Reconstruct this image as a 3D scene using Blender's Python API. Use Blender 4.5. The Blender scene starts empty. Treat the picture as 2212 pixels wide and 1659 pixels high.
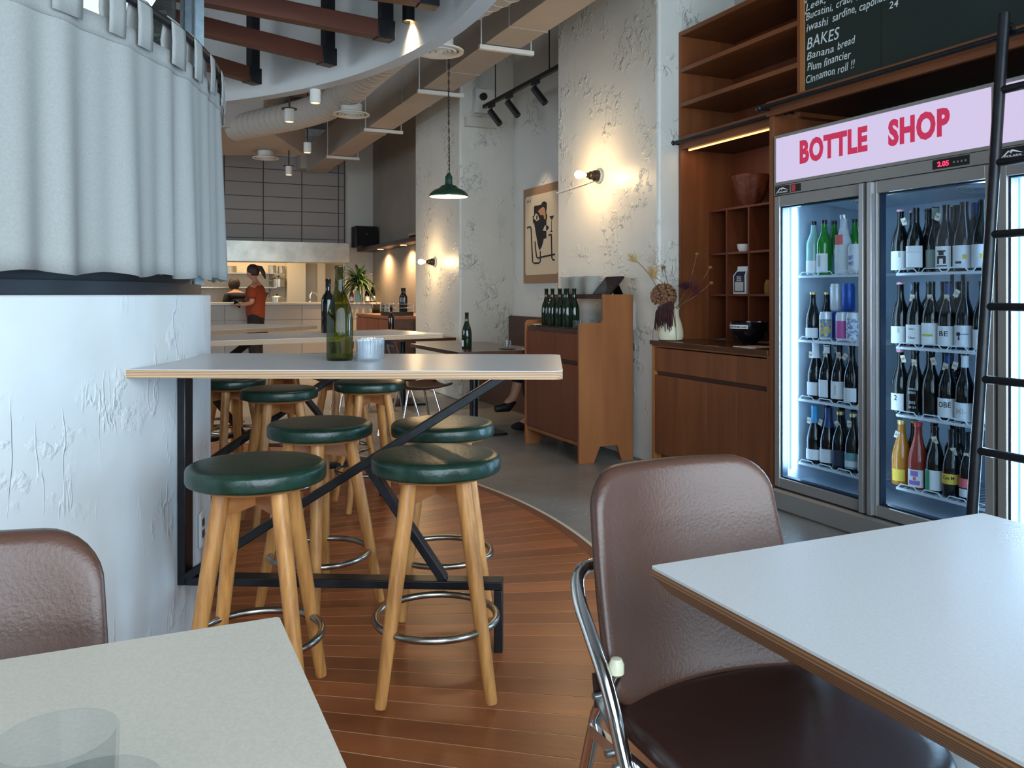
import bpy, bmesh, math, random
from mathutils import Vector, Matrix
random.seed(7)
R = math.radians
SC = bpy.context.scene
COL = SC.collection
# ------------------------------------------------------------------ camera
F, CX, HZ, H = 1800.0, 1106.0, 635.0, 1.16
cam_d = bpy.data.cameras.new('camera'); cam = bpy.data.objects.new('camera', cam_d); COL.objects.link(cam)
cam.location = (0, 0, H); cam.rotation_euler = (R(90), 0, 0)
cam_d.sensor_width = 36; cam_d.lens = F / 2212 * 36; cam_d.shift_y = -(829.5 - HZ) / 2212
cam_d.clip_start = .02
SC.camera = cam
# wall frame: s runs along the right wall towards the shopfront, t into the wall
UX, UY = .4116, -.9113
NX, NY = .9113, .4116
OX, OY = .985, 5.61
RZ = math.atan2(UY, UX)
def W(s, t, z=0.0): return Vector((OX + s*UX + t*NX, OY + s*UY + t*NY, z))
def ws(x, t):
    k = (x - CX)/F
    return (k*(OY + t*NY) - (OX + t*NX))/(UX - k*UY)
def wt(x, s):
    k = (x - CX)/F
    return (k*(OY + s*UY) - (OX + s*UX))/(NX - k*NY)
def wz(y, s, t): return H - (y - HZ)/F*W(s, t).y
def at(x, y, Y): return Vector(((x - CX)/F*Y, Y, H - (y - HZ)/F*Y))
# ------------------------------------------------------------------ world, daylight, exposure
world = bpy.data.worlds.new('world'); SC.world = world; world.use_nodes = True
bg = world.node_tree.nodes['Background']; bg.inputs[0].default_value = (.68, .78, .9, 1); bg.inputs[1].default_value = .9
vs = SC.view_settings; vs.view_transform = 'Standard'; vs.look = 'None'; vs.exposure = 0.62; vs.gamma = 1.0
try: vs.use_curve_mapping = False
except Exception: pass
def area(name, loc, rot, sx, sy, power, col, spread=180):
    d = bpy.data.lights.new(name, 'AREA'); d.shape = 'RECTANGLE'; d.size = sx; d.size_y = sy; d.energy = power; d.color = col; d.spread = R(spread)
    o = bpy.data.objects.new(name, d); COL.objects.link(o); o.location = loc; o.rotation_euler = rot; return o
# daylight entering through the shopfront glazing (outside the panes, pointing into the room)
area('daylight', W(6.35, -3.2, 1.9), (R(90), 0, RZ + R(90)), 7.4, 2.9, 182, (.86, .945, 1.0), 115)
# and through the side window behind the round curtain
area('daylight_side', W(-2.0, -9.6, 2.0), (R(90), 0, RZ + R(180) + R(180)), 7.0, 2.4, 110, (.92, .95, 1.0), 140)
def point(name, loc, power, col, rad=.03):
    d = bpy.data.lights.new(name, 'POINT'); d.energy = power; d.color = col; d.shadow_soft_size = rad
    o = bpy.data.objects.new(name, d); COL.objects.link(o); o.location = loc; return o
def spot(name, loc, target, power, col, ang=70, blend=.6, rad=.03):
    d = bpy.data.lights.new(name, 'SPOT'); d.energy = power; d.color = col; d.spot_size = R(ang); d.spot_blend = blend; d.shadow_soft_size = rad
    o = bpy.data.objects.new(name, d); COL.objects.link(o); o.location = loc
    o.rotation_euler = (Vector(target) - Vector(loc)).to_track_quat('-Z', 'Y').to_euler(); return o
WARM = (1.0, .68, .36)
# ------------------------------------------------------------------ materials
MATS = {}
def lin(c):
    def f(v):
        v /= 255.0
        return v/12.92 if v <= .04045 else ((v + .055)/1.055)**2.4
    return (f(c[0]), f(c[1]), f(c[2]), 1)
def M(name, col, rough=.5, metal=0.0, col2=None, scale=6, stretch=(1, 1, 1), bump=0, bscale=60, bdist=.01, rnd=0, spec=.5,
      emit=None, estr=0, coat=0, ramp=(.35, .65), detail=5):
    m = bpy.data.materials.new(name); m.use_nodes = True; MATS[name] = m
    nt = m.node_tree; b = nt.nodes['Principled BSDF']
    b.inputs['Base Color'].default_value = lin(col); b.inputs['Roughness'].default_value = rough; b.inputs['Metallic'].default_value = metal
    b.inputs['Specular IOR Level'].default_value = spec
    if coat: b.inputs['Coat Weight'].default_value = coat; b.inputs['Coat Roughness'].default_value = .08
    if emit: b.inputs['Emission Color'].default_value = lin(emit); b.inputs['Emission Strength'].default_value = estr
    out = None
    if col2 or bump:
        tc = nt.nodes.new('ShaderNodeTexCoord')
    if col2:
        mp = nt.nodes.new('ShaderNodeMapping'); mp.inputs['Scale'].default_value = [scale*q for q in stretch]
        nt.links.new(tc.outputs['Object'], mp.inputs[0])
        vec = mp.outputs[0]
        if rnd:
            oi = nt.nodes.new('ShaderNodeObjectInfo'); ad = nt.nodes.new('ShaderNodeVectorMath'); ad.operation = 'ADD'
            ml = nt.nodes.new('ShaderNodeMath'); ml.operation = 'MULTIPLY'; ml.inputs[1].default_value = 37
            nt.links.new(oi.outputs['Random'], ml.inputs[0]); nt.links.new(mp.outputs[0], ad.inputs[0]); nt.links.new(ml.outputs[0], ad.inputs[1]); vec = ad.outputs[0]
        nz = nt.nodes.new('ShaderNodeTexNoise'); nz.inputs['Scale'].default_value = 1; nz.inputs['Detail'].default_value = detail; nz.inputs['Roughness'].default_value = .6
        nt.links.new(vec, nz.inputs['Vector'])
        cr = nt.nodes.new('ShaderNodeValToRGB'); cr.color_ramp.elements[0].position = ramp[0]; cr.color_ramp.elements[1].position = ramp[1]
        cr.color_ramp.elements[0].color = lin(col); cr.color_ramp.elements[1].color = lin(col2)
        nt.links.new(nz.outputs[0], cr.inputs[0]); out = cr.outputs[0]
    if rnd:
        oi2 = nt.nodes.new('ShaderNodeObjectInfo'); mr = nt.nodes.new('ShaderNodeMapRange'); mr.inputs['To Min'].default_value = 1 - rnd; mr.inputs['To Max'].default_value = 1 + rnd
        nt.links.new(oi2.outputs['Random'], mr.inputs['Value'])
        hs = nt.nodes.new('ShaderNodeHueSaturation'); nt.links.new(mr.outputs[0], hs.inputs['Value'])
        if out: nt.links.new(out, hs.inputs['Color'])
        else: hs.inputs['Color'].default_value = lin(col)
        out = hs.outputs[0]
    if out: nt.links.new(out, b.inputs['Base Color'])
    if bump:
        n2 = nt.nodes.new('ShaderNodeTexNoise'); n2.inputs['Scale'].default_value = bscale; n2.inputs['Detail'].default_value = 4
        nt.links.new(tc.outputs['Object'], n2.inputs['Vector'])
        bp = nt.nodes.new('ShaderNodeBump'); bp.inputs['Strength'].default_value = bump; bp.inputs['Distance'].default_value = bdist
        nt.links.new(n2.outputs[0], bp.inputs['Height']); nt.links.new(bp.outputs[0], b.inputs['Normal'])
    return m
def plaster(name, col, col2, rough=.5, ridge=1.0, pits=1.0, clump=1.0, rw=1.0, dist=.012, st=(1, 1, 1)):
    """hand-trowelled plaster: thin raised ridges plus clumped lumps, as bump"""
    m = M(name, col, rough, col2=col2, scale=2.2, ramp=(.3, .7))
    nt = m.node_tree; b = nt.nodes['Principled BSDF']; L = nt.links.new; N = nt.nodes.new
    tc = N('ShaderNodeTexCoord'); mp = N('ShaderNodeMapping'); mp.inputs['Scale'].default_value = st; L(tc.outputs['Object'], mp.inputs[0])
    a = N('ShaderNodeTexNoise'); a.inputs['Scale'].default_value = 3.0*ridge; a.inputs['Detail'].default_value = 3; a.inputs['Distortion'].default_value = .3
    L(mp.outputs[0], a.inputs['Vector'])
    # thin ridges where the noise crosses .5
    s1 = N('ShaderNodeMath'); s1.operation = 'SUBTRACT'; s1.inputs[1].default_value = .5; L(a.outputs[0], s1.inputs[0])
    ab = N('ShaderNodeMath'); ab.operation = 'ABSOLUTE'; L(s1.outputs[0], ab.inputs[0])
    mr = N('ShaderNodeMapRange'); mr.inputs['From Min'].default_value = 0; mr.inputs['From Max'].default_value = .018; mr.inputs['To Min'].default_value = 1; mr.inputs['To Max'].default_value = 0
    L(ab.outputs[0], mr.inputs['Value'])
    c = N('ShaderNodeTexNoise'); c.inputs['Scale'].default_value = 1.7*clump; c.inputs['Detail'].default_value = 2; L(tc.outputs['Object'], c.inputs['Vector'])
    cm = N('ShaderNodeMapRange'); cm.inputs['From Min'].default_value = .5; cm.inputs['From Max'].default_value = .62; L(c.outputs[0], cm.inputs['Value'])
    rm0 = N('ShaderNodeMath'); rm0.operation = 'MULTIPLY'; L(mr.outputs[0], rm0.inputs[0]); L(cm.outputs[0], rm0.inputs[1])
    rm = N('ShaderNodeMath'); rm.operation = 'MULTIPLY'; rm.inputs[1].default_value = rw; L(rm0.outputs[0], rm.inputs[0])
    d = N('ShaderNodeTexNoise'); d.inputs['Scale'].default_value = 16; d.inputs['Detail'].default_value = 4; L(tc.outputs['Object'], d.inputs['Vector'])
    dm = N('ShaderNodeMapRange'); dm.inputs['From Min'].default_value = .54; dm.inputs['From Max'].default_value = .7; L(d.outputs[0], dm.inputs['Value'])
    dc = N('ShaderNodeMath'); dc.operation = 'MULTIPLY'; L(dm.outputs[0], dc.inputs[0]); L(cm.outputs[0], dc.inputs[1])
    dp = N('ShaderNodeMath'); dp.operation = 'MULTIPLY'; dp.inputs[1].default_value = pits; L(dc.outputs[0], dp.inputs[0])
    e = N('ShaderNodeTexNoise'); e.inputs['Scale'].default_value = 5; L(tc.outputs['Object'], e.inputs['Vector'])
    em = N('ShaderNodeMath'); em.operation = 'MULTIPLY'; em.inputs[1].default_value = .5; L(e.outputs[0], em.inputs[0])
    t1 = N('ShaderNodeMath'); t1.operation = 'ADD'; L(rm.outputs[0], t1.inputs[0]); L(dp.outputs[0], t1.inputs[1])
    t2 = N('ShaderNodeMath'); t2.operation = 'ADD'; L(t1.outputs[0], t2.inputs[0]); L(em.outputs[0], t2.inputs[1])
    bp = N('ShaderNodeBump'); bp.inputs['Strength'].default_value = .9; bp.inputs['Distance'].default_value = dist
    L(t2.outputs[0], bp.inputs['Height']); L(bp.outputs[0], b.inputs['Normal'])
    return m
def glassy(name, tint, gloss=.12, rough=.02, milk=0.0, milkcol=(230, 240, 250)):
    """thin clear glass: tinted transparency plus mirror reflection, optional milkiness"""
    m = bpy.data.materials.new(name); m.use_nodes = True; MATS[name] = m; nt = m.node_tree; nt.nodes.clear(); N = nt.nodes.new; L = nt.links.new
    o = N('ShaderNodeOutputMaterial'); tr = N('ShaderNodeBsdfTransparent'); tr.inputs[0].default_value = lin(tint)
    gl = N('ShaderNodeBsdfGlossy'); gl.inputs['Roughness'].default_value = rough
    lw = N('ShaderNodeLayerWeight'); lw.inputs[0].default_value = .35
    mr = N('ShaderNodeMapRange'); mr.inputs['To Min'].default_value = gloss*.35; mr.inputs['To Max'].default_value = min(1, gloss*4); L(lw.outputs['Facing'], mr.inputs['Value'])
    mx = N('ShaderNodeMixShader'); L(mr.outputs[0], mx.inputs[0]); L(tr.outputs[0], mx.inputs[1]); L(gl.outputs[0], mx.inputs[2]); res = mx.outputs[0]
    if milk:
        df = N('ShaderNodeBsdfDiffuse'); df.inputs[0].default_value = lin(milkcol)
        m2 = N('ShaderNodeMixShader'); m2.inputs[0].default_value = milk; L(res, m2.inputs[1]); L(df.outputs[0], m2.inputs[2]); res = m2.outputs[0]
    L(res, o.inputs[0]); return m
def emis(name, col, st):
    m = bpy.data.materials.new(name); m.use_nodes = True; MATS[name] = m; nt = m.node_tree; nt.nodes.clear()
    o = nt.nodes.new('ShaderNodeOutputMaterial'); e = nt.nodes.new('ShaderNodeEmission'); e.inputs[0].default_value = lin(col); e.inputs[1].default_value = st
    nt.links.new(e.outputs[0], o.inputs[0]); return m

plaster('plaster_core', (198, 202, 203), (213, 216, 216), .45, ridge=1.5, pits=.6, clump=1.6, rw=.5, dist=.008, st=(2.2, 2.2, .55))
plaster('plaster_pier', (203, 201, 192), (212, 210, 203), .42, ridge=2.2, pits=1.5, clump=1.5, rw=.5, st=(1.3, 1.3, .8))
plaster('plaster_wall', (196, 194, 186), (203, 201, 194), .6, ridge=1.0, pits=.15)
M('paint_brown_grey', (150, 142, 132), .7, col2=(142, 134, 124), scale=2)
M('ceiling_paint', (150, 148, 144), .8)
M('drum_white', (205, 205, 203), .65, col2=(196, 196, 194), scale=1.5)
M('duct_paint', (176, 166, 156), .55, col2=(166, 157, 147), scale=1.5)
M('duct_spiral', (182, 172, 162), .5)
M('hanger_white', (226, 226, 222), .5)
M('vent_white', (214, 212, 206), .5)
M('red_soffit', (96, 30, 24), .7)
def concrete():
    m = M('concrete', (142, 137, 130), .34, col2=(116, 111, 105), scale=1.6, ramp=(.3, .7), detail=8)
    nt = m.node_tree; b = nt.nodes['Principled BSDF']; N = nt.nodes.new; L = nt.links.new
    base = b.inputs['Base Color'].links[0].from_socket
    tc = N('ShaderNodeTexCoord'); v = N('ShaderNodeTexVoronoi'); v.inputs['Scale'].default_value = 48; L(tc.outputs['Object'], v.inputs['Vector'])
    mr = N('ShaderNodeMapRange'); mr.inputs['From Min'].default_value = .16; mr.inputs['From Max'].default_value = .24; mr.inputs['To Min'].default_value = .75; mr.inputs['To Max'].default_value = 0; L(v.outputs['Distance'], mr.inputs['Value'])
    w = N('ShaderNodeTexNoise'); w.inputs['Scale'].default_value = 14; L(tc.outputs['Object'], w.inputs['Vector'])
    wm = N('ShaderNodeMapRange'); wm.inputs['From Min'].default_value = .48; wm.inputs['From Max'].default_value = .62; L(w.outputs[0], wm.inputs['Value'])
    mu = N('ShaderNodeMath'); mu.operation = 'MULTIPLY'; L(mr.outputs[0], mu.inputs[0]); L(wm.outputs[0], mu.inputs[1])
    mx = N('ShaderNodeMixRGB'); mx.inputs[2].default_value = lin((214, 212, 206)); L(mu.outputs[0], mx.inputs[0]); L(base, mx.inputs[1])
    # hairline cracks
    cv = N('ShaderNodeTexVoronoi'); cv.feature = 'DISTANCE_TO_EDGE'; cv.inputs['Scale'].default_value = 1.1
    ns = N('ShaderNodeTexNoise'); ns.inputs['Scale'].default_value = 3; L(tc.outputs['Object'], ns.inputs['Vector'])
    mxv = N('ShaderNodeMixRGB'); mxv.inputs[0].default_value = .12; L(tc.outputs['Object'], mxv.inputs[1]); L(ns.outputs[1], mxv.inputs[2]); L(mxv.outputs[0], cv.inputs['Vector'])
    cm = N('ShaderNodeMapRange'); cm.inputs['From Max'].default_value = .008; cm.inputs['To Min'].default_value = .35; cm.inputs['To Max'].default_value = 0; L(cv.outputs['Distance'], cm.inputs['Value'])
    m2 = N('ShaderNodeMixRGB'); m2.inputs[2].default_value = lin((158, 152, 144)); L(cm.outputs[0], m2.inputs[0]); L(mx.outputs[0], m2.inputs[1])
    L(m2.outputs[0], b.inputs['Base Color'])
concrete()
M('plank', (166, 94, 52), .3, col2=(132, 70, 38), scale=9, stretch=(.12, 1, 1), rnd=.22, ramp=(.3, .75), bump=.05, bscale=90)
M('plank_bed', (208, 170, 128), .6)
M('deck_edge', (206, 186, 160), .4)
M('deck_rim', (112, 60, 38), .4)
# woods
M('teak_leg', (206, 146, 80), .38, col2=(146, 90, 44), scale=44, stretch=(1, 1, .07), rnd=.14, ramp=(.35, .75))
M('teak_apron', (176, 116, 66), .4, col2=(136, 84, 46), scale=26, stretch=(.25, 1, 1), ramp=(.35, .7))
M('wood_v', (132, 76, 41), .42, col2=(102, 56, 30), scale=11, stretch=(1, 1, .09), ramp=(.3, .72), rnd=.06)
M('wood_red', (122, 64, 36), .4, col2=(98, 48, 28), scale=13, stretch=(1, 1, .08), ramp=(.3, .72), rnd=.06)
M('wood_light', (158, 98, 52), .42, col2=(130, 76, 40), scale=7, stretch=(1, 1, .12), ramp=(.3, .7))
M('wood_edge', (176, 116, 62), .45, col2=(150, 92, 48), scale=14, stretch=(.1, 1, .1))
M('wood_h', (132, 77, 41), .42, col2=(102, 56, 30), scale=11, stretch=(.09, 1, 1), ramp=(.3, .72), rnd=.06)
M('wood_top_dark', (84, 54, 38), .22, col2=(66, 40, 28), scale=10, stretch=(.1, 1, 1))
M('wood_dark', (76, 44, 28), .45, col2=(58, 32, 20), scale=10, stretch=(.1, 1, 1))
M('beam_brown', (96, 48, 30), .45, col2=(70, 33, 21), scale=8, stretch=(.12, 1, 1), ramp=(.3, .7))
M('burl', (120, 62, 38), .5, col2=(82, 40, 24), scale=16, bump=.5, bscale=20)
def ply(name, light, dark, freq):
    m = M(name, light, .5, col2=dark, scale=20, stretch=(.2, .2, 1)); nt = m.node_tree; b = nt.nodes['Principled BSDF']; N = nt.nodes.new; L = nt.links.new
    tc = N('ShaderNodeTexCoord'); sx = N('ShaderNodeSeparateXYZ'); L(tc.outputs['Object'], sx.inputs[0])
    mu = N('ShaderNodeMath'); mu.operation = 'MULTIPLY'; mu.inputs[1].default_value = freq; L(sx.outputs['Z'], mu.inputs[0])
    nz = N('ShaderNodeTexNoise'); nz.inputs['Scale'].default_value = 14; nz.inputs['Detail'].default_value = 3; L(tc.outputs['Object'], nz.inputs['Vector'])
    ad = N('ShaderNodeMath'); ad.operation = 'ADD'; L(mu.outputs[0], ad.inputs[0]); L(nz.outputs[0], ad.inputs[1])
    si = N('ShaderNodeMath'); si.operation = 'SINE'; L(ad.outputs[0], si.inputs[0])
    cr = N('ShaderNodeValToRGB'); cr.color_ramp.elements[0].position = .2; cr.color_ramp.elements[1].position = .7
    cr.color_ramp.elements[0].color = lin(dark); cr.color_ramp.elements[1].color = lin(light)
    mr = N('ShaderNodeMapRange'); mr.inputs['From Min'].default_value = -1; L(si.outputs[0], mr.inputs['Value']); L(mr.outputs[0], cr.inputs[0]); L(cr.outputs[0], b.inputs['Base Color'])
ply('ply_edge', (190, 156, 120), (126, 92, 64), 1400)
ply('ply_edge_brown', (142, 98, 62), (104, 68, 40), 1100)
M('laminate_grey', (190, 187, 187), .3, col2=(184, 181, 180), scale=30)
M('laminate_white', (214, 214, 214), .32, col2=(208, 208, 208), scale=200, ramp=(.4, .6))
M('laminate_cream', (216, 205, 188), .42, col2=(208, 197, 181), scale=260, ramp=(.4, .6))
M('black_steel', (26, 28, 32), .34, metal=.5, col2=(36, 38, 42), scale=20)
M('black_matt', (18, 18, 19), .5)
M('black_frame', (24, 26, 32), .45)
M('green_leather', (22, 52, 40), .3, col2=(16, 40, 30), scale=30, bump=.12, bscale=70)
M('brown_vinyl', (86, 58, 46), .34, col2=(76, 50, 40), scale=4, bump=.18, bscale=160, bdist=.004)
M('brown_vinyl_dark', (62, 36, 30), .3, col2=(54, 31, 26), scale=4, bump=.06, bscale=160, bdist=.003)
M('chrome', (214, 216, 218), .1, metal=1)
M('zinc', (170, 176, 176), .32, metal=1)
M('steel_ring', (176, 174, 168), .24, metal=1, col2=(130, 126, 118), scale=10)
M('stainless', (190, 188, 180), .35, metal=.85, col2=(160, 160, 152), scale=3)
M('galv', (132, 148, 156), .4, metal=.7, col2=(110, 126, 134), scale=20)
M('fridge_grey', (146, 143, 140), .4, metal=.35)
M('fridge_dark', (60, 60, 62), .5)
M('fridge_alu', (176, 178, 180), .3, metal=.8)
M('fridge_inside', (190, 208, 224), .4)
M('fridge_gasket', (30, 44, 60), .5)
M('wire_white', (226, 234, 240), .4)
M('curtain', (146, 146, 143), .9, col2=(138, 138, 135), scale=160, stretch=(1, 1, 1), bump=.06, bscale=400, bdist=.002)
M('canvas_brown', (146, 112, 84), .8); M('canvas_cream', (206, 186, 158), .85); M('ink', (24, 18, 20), .7); M('skin_paint', (186, 134, 92), .8)
M('chalkboard', (16, 30, 26), .7, col2=(20, 35, 30), scale=3); M('chalk', (214, 222, 222), .9)
M('sign_red', (196, 50, 84), .6, emit=(196, 40, 80), estr=.3)
M('plate_white', (240, 238, 230), .3); M('cream_ceramic', (222, 216, 186), .35); M('white_ceramic', (228, 226, 220), .35)
M('tablet_black', (14, 14, 17), .18); M('screen', (34, 30, 40), .12)
M('white_paper', (226, 228, 228), .8); M('navy_print', (22, 28, 58), .6); M('kraft', (176, 140, 110), .8); M('grey_print', (188, 186, 182), .8)
M('black_glaze', (12, 13, 20), .16)
M('lamp_green', (24, 58, 46), .3); M('lamp_inner', (226, 220, 206), .5); M('dark_bronze', (58, 46, 38), .4, metal=.6); M('porcelain', (176, 180, 180), .4)
M('white_metal', (222, 220, 214), .45)
M('tile_grey', (146, 140, 136), .5, rnd=.03); M('grout_dark', (92, 86, 82), .8); M('tile_cream', (206, 198, 180), .45, rnd=.03); M('tile_counter', (176, 170, 162), .5, rnd=.03)
M('stone_top', (216, 210, 200), .35)
M('leaf', (38, 66, 34), .45, col2=(58, 88, 44), scale=8); M('leaf_dark', (24, 44, 26), .5)
M('skin', (196, 142, 116), .5); M('hair_dark', (30, 20, 18), .5, bump=.3, bscale=120); M('hair_brown', (58, 36, 28), .5, bump=.3, bscale=120)
M('shirt_orange', (140, 58, 25), .85, bump=.2, bscale=30); M('cloth_dark', (26, 26, 32), .9); M('cloth_white', (220, 218, 214), .9)
M('petal_brown', (150, 108, 74), .8, col2=(104, 68, 46), scale=30); M('petal_maroon', (74, 30, 34), .8, col2=(50, 20, 24), scale=30); M('dry_grass', (186, 156, 106), .9); M('stem_dry', (122, 96, 66), .9); M('leaf_red', (104, 44, 44), .8); M('bud', (140, 98, 52), .9)
# glass and bottles
glassy('glass_clear', (248, 250, 251), .05)
glassy('glass_pane', (240, 246, 250), .003)
glassy('glass_ribbed', (240, 244, 247), .26, milk=.07)
glassy('glass_olive', (164, 172, 88), .06)
glassy('glass_tint', (170, 182, 176), .12, milk=.25, milkcol=(120, 130, 126))
M('glass_dark', (10, 14, 14), .08, spec=.6); M('glass_darkgreen', (18, 34, 22), .08, spec=.6); M('glass_brown', (40, 20, 12), .1)
M('glass_green', (34, 132, 40), .1, spec=.6); M('glass_pale', (150, 190, 186), .1); M('glass_lime', (150, 196, 50), .1)
M('glass_orange', (176, 116, 40), .1); M('glass_pink', (150, 58, 46), .1); M('wrap_white', (222, 226, 230), .5, bump=.5, bscale=60)
M('label_white', (236, 238, 240), .7); M('label_dull', (150, 160, 150), .7); M('label_green', (40, 160, 110), .7); M('label_yellow', (226, 190, 70), .7); M('label_coral', (226, 110, 110), .7); M('label_purple', (150, 120, 190), .7); M('label_dark', (40, 46, 66), .7); M('label_teal', (120, 170, 170), .7); M('label_lime', (170, 200, 70), .7)
M('cap_pink', (224, 160, 180), .5); M('cap_black', (16, 16, 18), .35); M('cap_white', (232, 236, 240), .5); M('cap_gold', (214, 190, 130), .35, metal=.5); M('cap_blue', (60, 150, 200), .4); M('cap_navy', (30, 60, 110), .4); M('cap_red', (196, 50, 60), .4); M('cap_silver', (200, 204, 208), .3, metal=.8)
M('tag_paper', (220, 210, 190), .8); M('can_white', (226, 230, 234), .3, metal=.2); M('can_blue', (40, 84, 170), .3, metal=.3); M('can_yellow', (220, 190, 90), .35, col2=(60, 130, 190), scale=60, ramp=(.45, .55)); M('can_pink', (200, 90, 160), .35); M('can_art', (120, 150, 200), .35, col2=(230, 236, 240), scale=70, ramp=(.45, .55))
emis('sign_light', (218, 206, 240), .62); emis('led_cool', (196, 228, 255), 2.2); emis('led_warm', (255, 186, 110), 2.2); emis('bulb', (255, 214, 140), 22); emis('spot_warm', (255, 190, 120), 6); emis('digit_red', (255, 40, 70), 3); emis('glow_white', (232, 240, 240), .75)
# ------------------------------------------------------------------ mesh helpers
class MB:
    def __init__(s): s.v = []; s.f = []
    def add(s, vs_, fs):
        n = len(s.v); s.v += [tuple(p) for p in vs_]; s.f += [tuple(n + i for i in q) for q in fs]; return s
    def box(s, x0, x1, y0, y1, z0, z1):
        return s.add([(x0,y0,z0),(x1,y0,z0),(x1,y1,z0),(x0,y1,z0),(x0,y0,z1),(x1,y0,z1),(x1,y1,z1),(x0,y1,z1)],
                     [(0,3,2,1),(4,5,6,7),(0,1,5,4),(1,2,6,5),(2,3,7,6),(3,0,4,7)])
    def bar(s, p, q, w, h, up=(0,0,1)):
        p = Vector(p); q = Vector(q); d = (q-p).normalized(); u = Vector(up); x = d.cross(u)
        if x.length < 1e-4: x = d.cross(Vector((0,1,0)))
        x.normalize(); y = x.cross(d).normalized(); a = x*w/2; b = y*h/2
        vv = [p-a-b, p+a-b, p+a+b, p-a+b, q-a-b, q+a-b, q+a+b, q-a+b]
        return s.add(vv, [(0,1,2,3),(7,6,5,4),(0,4,5,1),(1,5,6,2),(2,6,7,3),(3,7,4,0)])
    def tube(s, pts, r, seg=10, closed=False, cap=True):
        pts = [Vector(p) for p in pts]; n = len(pts); rr = r if isinstance(r, (list, tuple)) else [r]*n
        T = []
        for i in range(n):
            a = pts[i-1] if (i > 0 or closed) else pts[i]; b = pts[(i+1) % n] if (i < n-1 or closed) else pts[i]
            T.append((b-a).normalized())
        u = T[0].orthogonal().normalized(); vv = []; 
        for i in range(n):
            u = (u - T[i]*u.dot(T[i]))
            u = u.normalized() if u.length > 1e-6 else T[i].orthogonal().normalized()
            w = T[i].cross(u)
            for k in range(seg):
                a = 2*math.pi*k/seg; vv.append(pts[i] + (u*math.cos(a) + w*math.sin(a))*rr[i])
        ff = []
        for i in range(n if closed else n-1):
            j = (i+1) % n
            for k in range(seg):
                l = (k+1) % seg; ff.append((i*seg+k, i*seg+l, j*seg+l, j*seg+k))
        if cap and not closed:
            ff.append(tuple(range(seg-1, -1, -1))); ff.append(tuple((n-1)*seg + k for k in range(seg)))
        return s.add(vv, ff)
    def lathe(s, prof, seg=24, c=(0,0,0), mod=None, a0=0, a1=None):
        vv = []; ff = []; full = a1 is None; m = seg if full else seg+1
        for (r, z) in prof:
            for k in range(m):
                a = a0 + (2*math.pi if full else (a1-a0))*k/seg
                q = r*(mod(a, z) if mod else 1); vv.append((c[0]+q*math.cos(a), c[1]+q*math.sin(a), c[2]+z))
        for i in range(len(prof)-1):
            for k in range(seg):
                l = (k+1) % m; ff.append((i*m+k, i*m+l, (i+1)*m+l, (i+1)*m+k))
        return s.add(vv, ff)
    def disc(s, r, z, seg=24, c=(0,0), up=True):
        vv = [(c[0]+r*math.cos(2*math.pi*k/seg), c[1]+r*math.sin(2*math.pi*k/seg), z) for k in range(seg)]
        return s.add(vv, [tuple(range(seg)) if up else tuple(range(seg-1, -1, -1))])
    def prism(s, poly, a0, a1, axis='z'):
        n = len(poly)
        def P(p, a): return {'z': (p[0], p[1], a), 'y': (p[0], a, p[1]), 'x': (a, p[0], p[1])}[axis]
        vv = [P(p, a0) for p in poly] + [P(p, a1) for p in poly]
        ff = [tuple(range(n-1, -1, -1)), tuple(range(n, 2*n))] + [(i, (i+1) % n, n+(i+1) % n, n+i) for i in range(n)]
        return s.add(vv, ff)
    def ball(s, c, r, seg=14, rings=8, sc=(1,1,1)):
        prof = []; vv = []; ff = []
        for i in range(rings+1):
            a = -math.pi/2 + math.pi*i/rings
            for k in range(seg):
                b = 2*math.pi*k/seg; vv.append((c[0]+r*sc[0]*math.cos(a)*math.cos(b), c[1]+r*sc[1]*math.cos(a)*math.sin(b), c[2]+r*sc[2]*math.sin(a)))
        for i in range(rings):
            for k in range(seg):
                l = (k+1) % seg; ff.append((i*seg+k, i*seg+l, (i+1)*seg+l, (i+1)*seg+k))
        return s.add(vv, ff)
    def grid(s, fn, nu, nv):
        vv = [fn(i/nu, j/nv) for j in range(nv+1) for i in range(nu+1)]
        ff = [(j*(nu+1)+i, j*(nu+1)+i+1, (j+1)*(nu+1)+i+1, (j+1)*(nu+1)+i) for j in range(nv) for i in range(nu)]
        return s.add(vv, ff)
    def xf(s, m): s.v = [tuple(m @ Vector(p)) for p in s.v]; return s
    def mesh(s, name, mat, smooth=38, merge=True):
        me = bpy.data.meshes.new(name); me.from_pydata(s.v, [], s.f)
        bm = bmesh.new(); bm.from_mesh(me)
        if merge: bmesh.ops.remove_doubles(bm, verts=bm.verts, dist=1e-6)
        bmesh.ops.recalc_face_normals(bm, faces=bm.faces); bm.to_mesh(me); bm.free()
        me.materials.append(MATS[mat])
        if smooth:
            me.shade_smooth(); me.set_sharp_from_angle(angle=R(smooth))
        return me
    def build(s, name, mat, parent=None, loc=(0,0,0), rz=0, smooth=38, bevel=0, seg=2, solid=0, sub=0, kind=None):
        return link(name, s.mesh(name, mat, smooth), parent, loc, rz, bevel, seg, solid, sub, kind)
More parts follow.
